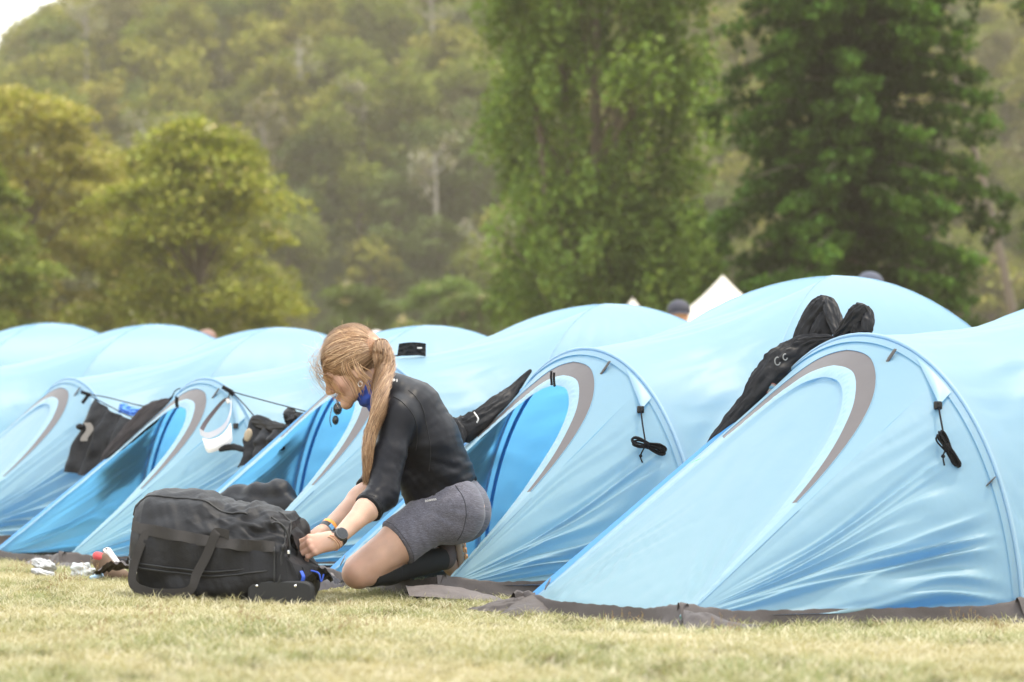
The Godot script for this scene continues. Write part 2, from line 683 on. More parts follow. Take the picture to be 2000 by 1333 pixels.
	var bs := []
	for i in 121:
		var x: Vector2 = pick(curves[2], lerpf(0.27, 0.845, i / 120.0))
		bs.append((mid.call(x.x, x.y) as Vector3) + Vector3(0.0, 0.72, 0.69) * 0.0012)
	mb.tube(bs, 0.0014, 5)
	obj("seam", mb, M.nylon, t)
	# zip flap along the left edge
	mb = MB.new()
	mb.sheet(func(u: float, w: float) -> Vector3:
		var p: Vector3 = mid.call(0.0, u)
		return p + Vector3(-1.0, 0.08, 0.02) * (w * (0.034 - 0.018 * u) + 0.001), 40, 3, 1.0, 0.05)
	obj("zip_flap", mb, M.nylon_deep, t)
	# dark sleeve inside the arch, seen through the door
	mb = MB.new()
	var inner := []
	for i in 40:
		inner.append(arch_pt(PI * i / 39.0, ah - 0.025) * Vector3(0.97, 1, 1) + Vector3(0, 0, -0.02))
	mb.tube(inner, 0.007, 6)
	obj("inner_sleeve", mb, M.nylon_deep, t)
	# groundsheet
	mb = MB.new()
	mb.face([Vector3(-W, 0.035, -0.05), Vector3(W, 0.035, -0.05), Vector3(W, 0.035, -2.3), Vector3(-W, 0.035, -2.3)])
	obj("groundsheet", mb, M.floor, t)
	make_skirt(t, k, b)
	make_tent_fittings(t, k, ah, b)


func make_skirt(t: Node3D, k: int, b: float) -> void:
	# mud skirt: one strip of brown cloth along each lower edge, loose at its ends
	var nz := noise(200 + k, 1.0, 2)
	var lf := Vector3(-W, 0, 0)
	var lc := Vector3(-HALF_DOOR, 0, b)
	var rc := Vector3(HALF_DOOR, 0, b)
	var rf := Vector3(W, 0, 0)
	var rr := Vector3(W, 0, -2.3)
	var sides := [[lf, lc, 0.0, 0.06], [lc, rc, 0.03, 0.02], [rc, rf, 0.03, 0.05], [rf, rr, 0.04, 0.0]]
	for i in sides.size():
		var s0: Vector3 = sides[i][0]
		var s1: Vector3 = sides[i][1]
		var dir := (s1 - s0).normalized()
		var out := Vector3(-dir.z, 0, dir.x)
		if out.dot(s0 + s1 - Vector3(0, 0, -0.6)) < 0.0:
			out = -out
		s0 -= dir * float(sides[i][2])
		s1 += dir * float(sides[i][3])
		var total := (s1 - s0).length()
		var mb := MB.new()
		mb.sheet(func(u: float, w: float) -> Vector3:
			var p := s0.lerp(s1, u)
			var e0 := 1.0 - smoothstep(0.0, 0.26 / total, u)
			var e1 := smoothstep(1.0 - 0.26 / total, 1.0, u)
			var loose := maxf(e0 * (1.0 if float(sides[i][2]) > 0.0 else 0.2), e1 * (1.0 if float(sides[i][3]) > 0.0 else 0.2))
			var wav := nz.get_noise_2d(u * total * 6.0 + i * 20.0, w * 0.7)
			var fine := nz.get_noise_2d(u * total * 20.0 + i * 20.0, 5.0 + w)
			var reach := 0.030 + 0.028 * maxf(wav, -0.3) + 0.06 * loose
			# hangs down first, then spreads on the grass; the loose ends curl up
			var fall := smoothstep(0.0, 0.75, w)
			var h := lerpf(0.074, 0.012, fall) + 0.004 * fine
			h += 0.022 * absf(wav) * w * w + loose * (0.060 * sin(PI * minf(1.0, w * 1.15)) * (1.0 - w) + 0.020 * w * (1.0 + fine))
			return p + out * (0.004 + reach * (0.25 * w + 0.75 * w * w)) + Vector3(0, h, 0), maxi(24, int(total * 60)), 10, total * 3.0, 0.4, false)
		obj("mud_skirt", mb, M.skirt, t)


func skirt_flap(k: int, q: Array, lift: float, light := false) -> void:
	# a loose end of the mud skirt: four surveyed corners, bulged between them
	var fr := tent_frame(k).affine_inverse()
	var c := []
	for p in q:
		c.append(fr * at_px(p[0], p[1], p[2]))
	var nz := noise(int(q[0][0]), 1.0, 2)
	var mb := MB.new()
	mb.sheet(func(u: float, w: float) -> Vector3:
		var a: Vector3 = (c[0] as Vector3).lerp(c[1], u)
		var b: Vector3 = (c[3] as Vector3).lerp(c[2], u)
		return a.lerp(b, w) + Vector3(0.0, 1.0, 0.35) * (lift * sin(PI * u) * sin(PI * w) + 0.006 * nz.get_noise_2d(u * 3.0, w * 3.0)), 20, 14)
	for t in get_children():
		if t.name == ("tent" if k == 0 else "tent_%03d" % k):
			obj("skirt_flap", mb, M.skirt_light if light else M.skirt, t)


func make_tent_fittings(t: Node3D, k: int, ah: float, b: float) -> void:
	var apex := Vector3(HALF_DOOR, 0.06, b)
	var on_cone := func(a: float, p: float, lift: float) -> Vector3:
		return apex.lerp(arch_pt(a, ah), p) + Vector3(0.45, 0.6, 0.66).normalized() * lift
	# pocket of cloth that takes the guy line: a narrow triangle below the arch, its point downwards
	var mb := MB.new()
	mb.sheet(func(u: float, w: float) -> Vector3:
		var top: Vector3 = on_cone.call(lerpf(1.17, 0.92, w), 0.985, 0.006)
		var low: Vector3 = on_cone.call(lerpf(0.925, 0.900, w), 0.935, 0.016)
		return top.lerp(low, u) + Vector3(0.45, 0.6, 0.66) * 0.006 * sin(PI * w) * sin(PI * u), 12, 8, 0.3, 0.2, true)
	obj("guy_pocket", mb, M.nylon_light, t)
	var tip: Vector3 = on_cone.call(0.912, 0.932, 0.018)
	mb = MB.new()
	mb.box(tip + Vector3(0, -0.010, 0.0), Vector3(0.026, 0.026, 0.010), Basis(Vector3.UP, 0.6), 0.003)
	obj("buckle", mb, M.plastic_black, t)
	if k <= 1:
		# guy line: a short drop, then the coiled bundle
		var low: Vector3 = on_cone.call(0.73, 0.885, 0.016)
		mb = MB.new()
		mb.tube(spline([tip, tip.lerp(low, 0.5) + Vector3(0.003, 0, 0.004), low], 5), 0.0030, 6)
		mb.ball(tip.lerp(low, 0.12), Vector3(0.006, 0.006, 0.006), Basis.IDENTITY, 6, 8)
		mb.tube([tip.lerp(low, 0.14) + Vector3(-0.014, -0.003, 0.002), tip.lerp(low, 0.12), tip.lerp(low, 0.14) + Vector3(0.008, 0.004, 0.002)], 0.0028, 5)
		obj("guy_line", mb, M.cord, t)
		# picture-plane directions in the tent's axes: right and up as one stands before the bundle
		var rt := Vector3(0.559, 0, -0.829)
		var tilt := 0.30 if k == 1 else 1.02
		var ax := (rt * cos(tilt) - Vector3.UP * sin(tilt)).normalized()
		var ay := (rt * sin(tilt) + Vector3.UP * cos(tilt)).normalized()
		var az := ax.cross(ay)
		if az.z < 0.0:
			az = -az
		mb = MB.new()
		var mid := low + az * 0.010 - Vector3(0, 0.006, 0)
		var rng := RandomNumberGenerator.new()
		rng.seed = 4 + k
		for i in 9:
			var loop := []
			var wd := (0.022 if k == 1 else 0.013) * rng.randf_range(0.5, 1.15)
			var ln := 0.058 * rng.randf_range(0.86, 1.1)
			var sk := rng.randf_range(-0.006, 0.006)
			for j in 25:
				var a := TAU * j / 24.0
				# a loop pinched at its middle: a bow
				var cx := cos(a) * ln + 0.010
				loop.append(mid + ax * cx + ay * (sin(a) * wd * (0.25 + 0.75 * absf(cos(a))) + sk + 0.006 * cos(a) * (i % 3 - 1)) + az * (0.0035 * (i % 4) + 0.003 * sin(a * 2.0)))
			mb.tube(loop, 0.0030, 5)
		for q in 4:
			var band := []
			for j in 13:
				var a := TAU * j / 12.0
				band.append(mid + ax * (-0.006 + 0.0052 * q) + (ay * cos(a) + az * (sin(a) * 0.8 + 0.5)) * 0.0105)
			mb.tube(band, 0.0030, 5)
		mb.tube(spline([mid, mid - ax * 0.012 - Vector3(0, 0.024, 0) + az * 0.006, mid - ax * 0.020 - Vector3(0, 0.046, 0), mid - ax * 0.012 - Vector3(0, 0.066, 0)], 5), 0.0028, 5)
		mb.ball(mid - ax * 0.019 - Vector3(0, 0.044, 0), Vector3(0.007, 0.006, 0.006), Basis.IDENTITY, 6, 8)
		obj("guy_line_bundle", mb, M.cord, t)
	# webbing loops near the arch
	for w in [[1.29, 0.968, 0.050, -0.034], [0.52, 0.985, 0.022, -0.022]]:
		var p: Vector3 = on_cone.call(w[0], w[1], 0.006)
		mb = MB.new()
		var lp := []
		for j in 13:
			var a := TAU * j / 12.0
			lp.append(p + Vector3(0.559, 0, -0.829) * (float(w[3]) * (0.5 - 0.5 * cos(a)) + 0.006 * sin(a)) + Vector3(0, -float(w[2]) * 0.5 * (1.0 - cos(a)), 0) + Vector3(0.45, 0.6, 0.66) * (0.008 + 0.007 * sin(a)))
		mb.tube(lp, 0.0065, 6, 0.3, Vector3(0.45, 0.6, 0.66))
		obj("webbing_loop", mb, M.webbing, t)
	# label and tape at the lower left corner
	var lc := Vector3(-HALF_DOOR, 0.07, b)
	if k <= 2:
		mb = MB.new()
		mb.box(lc + Vector3(0.055, 0.050, -0.035), Vector3(0.040, 0.022, 0.003), Basis(Vector3(0, 0, 1), 0.75) * Basis(Vector3.RIGHT, -0.6), 0.001)
		obj("label", mb, M.label_grey, t)
	if TENTS[k].open:
		# two toggles that hang in the top of the doorway
		mb = MB.new()
		for dx in [0.0, 0.018]:
			var p := Vector3(0.02 + dx, ah * 0.905 - dx * 0.3, 0.16)
			mb.tube([p, p + Vector3(0.004, -0.022, 0.004), p + Vector3(0.002, -0.045, 0.0)], 0.005, 6, 0.4)
			mb.ball(p + Vector3(0.002, -0.048, 0), Vector3(0.008, 0.004, 0.004))
		obj("door_toggle", mb, M.cord, t)

# ---------------------------------------------------------------- ground, hill, trees, grass
func hill_y(x: float, z: float) -> float:
	var d := -z
	if d < 150.0:
		return 0.0
	var slope := (d - 150.0) * 0.40 + 5.0 * smoothstep(150.0, 180.0, d)
	var az := x / d
	var crest := (0.150 + 0.75 * (az + 0.2) if az > -0.2 else 0.150 + 1.0 * (az + 0.2)) * d - 6.0 + 1.2 * sin(x * 0.5)
	var y := minf(slope, maxf(crest, 2.0))
	return y + 1.2 * sin(x * 0.13 + d * 0.05) * smoothstep(150.0, 190.0, d)


func build_ground() -> void:
	var mb := MB.new()
	# fine near the camp, coarse beyond it, one sheet
	var xs := []
	var zs := []
	for i in 61:
		xs.append(-6.0 + 9.0 * i / 60.0)
	for e in [4.5, 7.0, 12.0, 22.0, 45.0, 90.0, 180.0, 400.0]:
		xs.push_front(-e - 3.0)
		xs.append(e)
	for i in 71:
		zs.append(-3.0 - 18.0 * i / 70.0)
	zs.append_array([-24.0, -32.0, -45.0, -70.0, -118.0])
	for e in [-1.0, 3.0, 12.0, 40.0, 150.0, 400.0]:
		zs.push_front(e)
	var bump := noise(8, 1.6, 3)
	mb.sheet(func(u: float, w: float) -> Vector3:
		var x: float = xs[roundi(u * (xs.size() - 1))]
		var z: float = zs[roundi(w * (zs.size() - 1))]
		var y := 0.0
		if z < -2.9 and z > -21.5 and x > -6.5 and x < 4.0:
			y = ground_y(x, z) + bump.get_noise_2d(x, z) * 0.008
		return Vector3(x, y, z), xs.size() - 1, zs.size() - 1, 1, 1, false)
	var g := obj("ground", mb, M.turf)
	tag(g, "dry yellowish turf of the meadow in front of the tents", "ground", "", "structure")


func build_hill() -> void:
	var mb := MB.new()
	mb.sheet(func(u: float, w: float) -> Vector3:
		var z := -118.0 - w * 380.0
		var x := lerpf(-190.0, 190.0, u)
		return Vector3(x, hill_y(x, z) - 0.02, z), 70, 60)
	var h := obj("hillside", mb, M.wood_floor)
	tag(h, "steep wooded hillside rising behind the camp", "hill", "", "structure")


func leaf_quad(mb: MB, p: Vector3, dirn: Vector3, side: Vector3, l: float, w: float, col: Color) -> void:
	# one leaf-sized face, bent along its middle
	var b := mb.v.size()
	var nn := dirn.cross(side).normalized()
	if nn.y < 0.0:
		nn = -nn
	mb.v.append(p - dirn * l * 0.5)
	mb.v.append(p + side * w * 0.5 - nn * w * 0.15)
	mb.v.append(p + dirn * l * 0.5 - nn * l * 0.12)
	mb.v.append(p - side * w * 0.5 - nn * w * 0.15)
	for i in 4:
		mb.n.append(nn)
		mb.uv.append(Vector2.ZERO)
		mb.c.append(col)
	var tri := PackedInt32Array([b, b + 1, b + 2, b, b + 2, b + 3])
	if -(mb.v[b + 1] - mb.v[b]).cross(mb.v[b + 2] - mb.v[b]).dot(nn) < 0.0:
		tri = PackedInt32Array([b, b + 2, b + 1, b, b + 3, b + 2])
	mb.idx.append_array(tri)


func spray(mb: MB, rng: RandomNumberGenerator, o: Vector3, r: Vector3, basis: Basis, count: int, size: float, col: Color, droop := 0.0, vary := 0.22) -> void:
	# leaves through an ellipsoid, thicker towards its upper skin
	for i in count:
		var d := Vector3(rng.randfn(), rng.randfn(), rng.randfn()).normalized()
		var rad := pow(rng.randf(), 0.45) * (1.0 + 0.25 * rng.randf())
		var p := o + basis * (d * r * rad)
		var dr := Vector3(rng.randf_range(-1, 1), rng.randf_range(-0.6, 0.5) - droop, rng.randf_range(-1, 1)).normalized()
		var sd := dr.cross(Vector3(rng.randf_range(-0.5, 0.5), 1.0, rng.randf_range(-0.5, 0.5))).normalized()
		var k := 1.0 + rng.randf_range(-vary, vary)
		var s := size * rng.randf_range(0.65, 1.35)
		leaf_quad(mb, p, dr, sd, s, s * 0.62, Color(col.r * k * rng.randf_range(0.9, 1.12), col.g * k, col.b * k) * 1.5)


func limb(mb: MB, a: Vector3, b: Vector3, r0: float, r1: float, bend: Vector3, sides := 6) -> void:
	var pts := []
	var rr := []
	for i in 7:
		var t := i / 6.0
		pts.append(a.lerp(b, t) + bend * sin(PI * t))
		rr.append(lerpf(r0, r1, t))
	mb.tube(pts, rr, sides)


func build_trees() -> void:
	var rng := RandomNumberGenerator.new()
	rng.seed = 21
	# ---- the wood on the hillside: prototypes, then copies
	var tones := [
		[Color(0.135, 0.128, 0.030), "olive green"], [Color(0.098, 0.108, 0.026), "mid green"], [Color(0.175, 0.150, 0.042), "yellowish green"],
		[Color(0.060, 0.075, 0.028), "dark green"], [Color(0.150, 0.132, 0.085), "greyish, half bare"], [Color(0.120, 0.108, 0.055), "brownish olive"]]
	var protos := []
	for t in 6:
		var c := MB.new()
		var w := MB.new()
		var hgt := 8.5
		limb(w, Vector3(0, -1.0, 0), Vector3(0.2, hgt * 0.8, 0.1), 0.22, 0.06, Vector3(0.2, 0, 0.1), 6)
		var n := 16
		for i in n:
			var f := (i + 0.5) / n
			var y := hgt * lerpf(0.28, 0.98, f)
			var sp := 2.5 * sqrt(maxf(0.05, 1.0 - pow(absf(f - 0.35) / 0.72, 2.0)))
			var a := i * 2.4 + rng.randf() * 0.8
			var o := Vector3(cos(a) * sp * rng.randf_range(0.3, 0.95), y, sin(a) * sp * rng.randf_range(0.3, 0.95))
			limb(w, Vector3(0.1, y * 0.7, 0), o, 0.07, 0.02, Vector3(0, 0.1, 0), 4)
			var rr := rng.randf_range(0.75, 1.35)
			var k := rng.randf_range(0.55, 1.4)
			spray(c, rng, o, Vector3(rr * 1.15, rr * 0.72, rr * 1.15), Basis.IDENTITY, 150 if t != 4 else 60, 0.44, tones[t][0] * k, 0.1)
		protos.append([c.mesh(), w.mesh()])
	var places := []
	for r in 46:
		var d := 154.0 + r * 3.9
		var half := d * 0.225
		var step := 4.3
		var m := int(2.0 * half / step)
		for i in m:
			var x := -half + (i + 0.5) * step + rng.randf_range(-1.9, 1.9)
			var z := -d + rng.randf_range(-1.8, 1.8)
			var y := hill_y(x, z)
			var el := (y + 6.0 - EYE_HEIGHT) / d
			if (y - 1.0) / d > 0.185 or el < 0.045:
				continue
			# those hidden behind the two big trees on the right are thinned
			places.append(Vector3(x, y, z))
	places.sort_custom(func(p: Vector3, q: Vector3) -> bool: return p.z > q.z)
	var rest := [[], [], [], [], [], []]
	var count := 0
	for p in places:
		var t := [0, 0, 1, 1, 2, 3, 5, 0, 1, 4][rng.randi() % 10] as int
		# a darker stand grows in the hollow
		if absf(p.x / -p.z + 0.035) < 0.045 and p.y / -p.z < 0.09 and rng.randf() < 0.75:
			t = 3
		var s := rng.randf_range(0.62, 1.02)
		var turn := rng.randf() * TAU
		if count < 290:
			var where := "left" if p.x / -p.z < -0.1 else ("middle" if p.x / -p.z < 0.03 else "right")
			var hgt := "high up" if p.y / -p.z > 0.11 else ("half way up" if p.y / -p.z > 0.065 else "at the foot of")
			var tr := thing("hillside_tree", "%s tree with rounded crown %s the hillside wood, %s part" % [tones[t][1], hgt, where], "tree", p, turn, "trees of the hillside wood")
			tr.scale = Vector3(s, s * rng.randf_range(0.9, 1.15), s)
			obj("crown", protos[t][0], M.leaf, tr)
			obj("trunk", protos[t][1], M.bark if t != 4 else M.bark_pale, tr)
		else:
			rest[t].append(Transform3D(Basis(Vector3.UP, turn).scaled(Vector3.ONE * s), p))
		count += 1
	for t in 6:
		if rest[t].is_empty():
			continue
		var mm := MultiMesh.new()
		mm.transform_format = MultiMesh.TRANSFORM_3D
		mm.mesh = protos[t][0]
		mm.instance_count = rest[t].size()
		for i in rest[t].size():
			mm.set_instance_transform(i, rest[t][i])
		var o := MultiMeshInstance3D.new()
		o.name = numbered("distant_wood", self)
		o.multimesh = mm
		o.material_override = M.leaf
		add_child(o, true)
		tag(o, "farthest trees near the top of the wooded hill", "wood", "", "stuff")
	# pale half-dead trees that stand out in the wood
	for e in [[Vector3(-6.6, 0, -205.0), 9.5, "pale grey half dead tree with white trunk, highest one left of the tall leafy tree"], [Vector3(-16.0, 0, -190.0), 7.5, "thin pale dead tree in the hillside wood, above the broad tree's right shoulder"], [Vector3(-25.5, 0, -176.0), 7.0, "small pale bare tree in the hillside wood above the broad tree's crown"], [Vector3(-5.2, 0, -168.0), 8.0, "pale leaning dead trunk in the dark hollow above the woman"], [Vector3(-10.5, 0, -178.0), 8.0, "forked pale bare tree in the middle of the hillside wood"], [Vector3(-34.5, 0, -205.0), 9.0, "pale bare trunk high in the wood near the bright sky corner"], [Vector3(-1.4, 0, -160.0), 7.0, "short pale dead tree beside the tall leafy tree's left edge"]]:
		var p: Vector3 = e[0]
		p.y = hill_y(p.x, p.z) + 1.0
		var tr := thing("bare_tree", e[2], "tree", p)
		var w := MB.new()
		var c := MB.new()
		var hh: float = e[1]
		limb(w, Vector3(0, -1, 0), Vector3(0.1, hh, 0), 0.26, 0.08, Vector3(0.15, 0, 0))
		for i in 12:
			var y := hh * rng.randf_range(0.6, 1.0)
			var a := rng.randf() * TAU
			var o := Vector3(cos(a) * 1.3, y + 1.0, sin(a) * 1.3)
			limb(w, Vector3(0, y, 0), o, 0.07, 0.03, Vector3(0, -0.1, 0), 5)
			spray(c, rng, o, Vector3(0.8, 0.7, 0.8), Basis.IDENTITY, 45, 0.32, Color(0.17, 0.155, 0.12), 0.2)
		obj("trunk", w, M.bark_pale, tr)
		obj("crown", c, M.leaf, tr)

	broad_tree("broad_tree", "broad bushy yellow green tree with layered boughs left of the woman", Vector3(-8.9, 0, -72.0), 9.6, 3.3, 170, Color(0.162, 0.164, 0.038), 31)
	broad_tree("broad_tree", "pale bushy tree at the left edge with dry twigs in its crown", Vector3(-14.6, 0, -76.0), 11.3, 3.6, 150, Color(0.215, 0.190, 0.060), 32)
	broad_tree("broad_tree", "dark green bushy tree at the left edge, in front of the pale one", Vector3(-14.2, 0, -66.0), 7.8, 2.4, 90, Color(0.100, 0.118, 0.032), 33)
	broad_tree("broad_tree", "low rounded tree filling the gap between the two left trees", Vector3(-11.9, 0, -84.0), 8.2, 2.4, 90, Color(0.120, 0.135, 0.034), 34)
	broad_tree("broad_tree", "soft olive tree joining the two left trees, behind the layered one", Vector3(-11.6, 0, -80.0), 9.8, 3.2, 130, Color(0.165, 0.160, 0.044), 35)
	for s in [[-3.6, 92.0, 5.0, Color(0.125, 0.14, 0.04), "light green shrub at the hill foot right above the woman's head"], [-1.3, 96.0, 6.4, Color(0.075, 0.095, 0.034), "dark shrub at the hill foot left of the tall leafy tree"], [-2.5, 104.0, 7.4, Color(0.085, 0.115, 0.035), "rounded green tree at the hill foot between woman and tall tree"], [-6.0, 100.0, 7.0, Color(0.07, 0.085, 0.034), "dark tree at the hill foot behind the woman's hair"], [19.0, 84.0, 8.0, Color(0.115, 0.12, 0.04), "olive bush at the right edge beyond the conifer"]]:
		broad_tree("shrub", s[4], Vector3(s[0], 0, -float(s[1])), s[2], float(s[2]) * 0.36, 60, s[3], int(s[1]))
	leafy_tree()
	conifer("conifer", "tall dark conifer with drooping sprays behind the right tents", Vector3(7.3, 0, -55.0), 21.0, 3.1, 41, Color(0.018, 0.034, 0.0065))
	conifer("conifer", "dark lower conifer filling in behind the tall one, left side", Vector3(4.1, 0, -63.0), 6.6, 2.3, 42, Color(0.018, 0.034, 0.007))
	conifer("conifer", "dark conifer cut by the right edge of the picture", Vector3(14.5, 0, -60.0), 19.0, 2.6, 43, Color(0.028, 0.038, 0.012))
	# a fallen or leaning bare trunk on the right
	var lt := thing("bare_tree", "leaning bare trunk with grey twigs at the right, behind the conifer", "tree", Vector3(18.6, 0, -90.0))
	var lw := MB.new()
	limb(lw, Vector3(0, 0, 0), Vector3(-3.0, 14, 0), 0.22, 0.08, Vector3(0.2, 0, 0))
	for i in 10:
		var y := 4.0 + i
		limb(lw, Vector3(-0.21 * y, y, 0), Vector3(-0.21 * y + rng.randf_range(-2, 2), y + rng.randf_range(0.3, 1.8), rng.randf_range(-1, 1)), 0.06, 0.02, Vector3(0, 0.1, 0), 4)
	obj("trunk", lw, M.bark, lt)


func broad_tree(called: String, label: String, at: Vector3, hgt: float, rad: float, boughs: int, col: Color, sd: int) -> void:
	var rng := RandomNumberGenerator.new()
	rng.seed = sd
	var t := thing(called, label, "tree" if called != "shrub" else "shrub", at)
	var w := MB.new()
	var c := MB.new()
	limb(w, Vector3(0, -0.1, 0), Vector3(0.1, hgt * 0.85, 0), hgt * 0.028, 0.04, Vector3(0.15, 0, 0.1), 8)
	for i in boughs:
		var f := pow(rng.randf(), 0.9)
		var y := hgt * lerpf(0.10, 0.97, f)
		var sp := rad * sqrt(maxf(0.03, 1.0 - pow(absf(f - 0.28) / 0.75, 2.2)))
		var a := rng.randf() * TAU
		var q := rng.randf_range(0.35, 1.0)
		var o := Vector3(cos(a) * sp * q, y + (1.0 - q) * 0.5, sin(a) * sp * q)
		if i % 3 == 0:
			limb(w, Vector3(0.05, y * 0.72, 0), o, 0.06, 0.015, Vector3(0, 0.15, 0), 5)
		var s := rng.randf_range(0.55, 1.05) * rad / 3.3
		var k := rng.randf_range(0.84, 1.18)
		var tilt := Basis(Vector3(sin(a), 0, -cos(a)), 0.22)
		spray(c, rng, o, Vector3(1.15 * s, 0.36 * s, 1.15 * s), tilt, 240, 0.15 + 0.01 * rad, col * k, 0.05)
		if rng.randf() < 0.16:
			spray(c, rng, o + Vector3(0, 0.2, 0), Vector3(0.7 * s, 0.4 * s, 0.7 * s), tilt, 26, 0.2, Color(0.26, 0.22, 0.13), 0.1)
	obj("trunk", w, M.bark, t)
	obj("crown", c, M.leaf, t)


func leafy_tree() -> void:
	# tall light green tree: upright plumes of small leaves round several stems
	var rng := RandomNumberGenerator.new()
	rng.seed = 77
	var t := thing("leafy_tree", "tall light green leafy tree with several upright stems, middle of the view", "tree", Vector3(1.75, 0, -60.0))
	var w := MB.new()
	var c := MB.new()
	for s in [[0.1, 0.0, 0.20], [0.55, 0.2, 0.15], [-0.5, -0.1, 0.14], [0.9, -0.3, 0.12], [-1.1, 0.2, 0.10]]:
		limb(w, Vector3(s[0] * 0.3, -0.1, s[1]), Vector3(s[0] * 1.9, 16.0, s[1] * 2.0), s[2], 0.05, Vector3(0.1, 0, 0.1), 7)
	for i in 700:
		var y := rng.randf_range(0.6, 15.5)
		var sp := (2.25 + 0.55 * smoothstep(5.0, 10.0, y) + 0.35 * sin(y * 1.7)) * rng.randf_range(0.8, 1.25)
		var a := rng.randf() * TAU
		var q := sqrt(rng.randf_range(0.06, 1.0))
		var o := Vector3(0.25 + cos(a) * sp * q, y, sin(a) * sp * q)
		if i % 4 == 0:
			limb(w, Vector3(o.x * 0.25, y - 1.6, o.z * 0.25), o, 0.04, 0.012, Vector3(0, -0.1, 0), 4)
		var k := rng.randf_range(0.5, 1.5)
		var s := rng.randf_range(0.7, 1.2)
		spray(c, rng, o, Vector3(0.40 * s, 0.80 * s, 0.40 * s), Basis(Vector3(rng.randf_range(-1, 1), 0, rng.randf_range(-1, 1)).normalized(), 0.35), 130, 0.16, Color(0.100, 0.142, 0.034) * k, 0.35)
	obj("trunk", w, M.bark, t)
	obj("crown", c, M.leaf, t)


func conifer(called: String, label: String, at: Vector3, hgt: float, rad: float, sd: int, col: Color) -> void:
	var rng := RandomNumberGenerator.new()
	rng.seed = sd
	var t := thing(called, label, "tree", at)
	var w := MB.new()
	var c := MB.new()
	limb(w, Vector3(0, -0.1, 0), Vector3(0, hgt, 0), hgt * 0.017, 0.03, Vector3(0.05, 0, 0), 8)
	var y := 0.7
	while y < minf(hgt - 0.3, 14.0):
		var f := y / hgt
		var reach := rad * (1.0 - f * f * 0.9) * rng.randf_range(0.75, 1.12)
		var m := 9
		for i in m:
			var a := TAU * i / m + rng.randf() * 0.9 + y * 1.3
			var ln := reach * rng.randf_range(0.65, 1.12)
			var d := Vector3(cos(a), 0, sin(a))
			var tip := Vector3(0, y, 0) + d * ln + Vector3(0, 0.12 * ln - 0.05 * ln * ln, 0)
			limb(w, Vector3(0, y, 0), tip, 0.045, 0.012, Vector3(0, 0.12 * ln, 0), 4)
			var k := rng.randf_range(0.6, 1.35)
			for s in 7:
				var q := lerpf(0.14, 1.03, s / 6.0)
				var o := Vector3(0, y, 0).lerp(tip, q) + Vector3(0, 0.12 * ln * sin(PI * q), 0)
				o += Vector3(rng.randf_range(-0.2, 0.2), -0.15, rng.randf_range(-0.2, 0.2))
				var bs := Basis(Vector3(-sin(a), 0, cos(a)), -0.25) * Basis(Vector3.UP, -a)
				var wd := lerpf(0.55, 0.28, q) * (0.7 + 0.1 * rad)
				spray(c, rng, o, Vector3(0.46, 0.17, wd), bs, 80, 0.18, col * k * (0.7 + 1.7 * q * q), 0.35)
				if s >= 4:
					spray(c, rng, o + Vector3(0, -0.3, 0), Vector3(0.16, 0.32, 0.16), bs, 26, 0.17, col * k * 1.3, 0.7)
		y += rng.randf_range(0.42, 0.62)
	# the dense heart of the crown, close to the trunk
	for i in int(minf(hgt, 14.0) * 9.0):
		var yy := rng.randf_range(0.6, minf(hgt - 0.5, 14.0))
		var rr := rad * (1.0 - pow(yy / hgt, 2.0)) * 0.5 * sqrt(rng.randf())
		var aa := rng.randf() * TAU
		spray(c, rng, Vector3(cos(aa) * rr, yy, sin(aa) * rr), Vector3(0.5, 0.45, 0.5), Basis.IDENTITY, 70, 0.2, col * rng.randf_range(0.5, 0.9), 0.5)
	obj("trunk", w, M.bark, t)
	obj("crown", c, M.leaf, t)


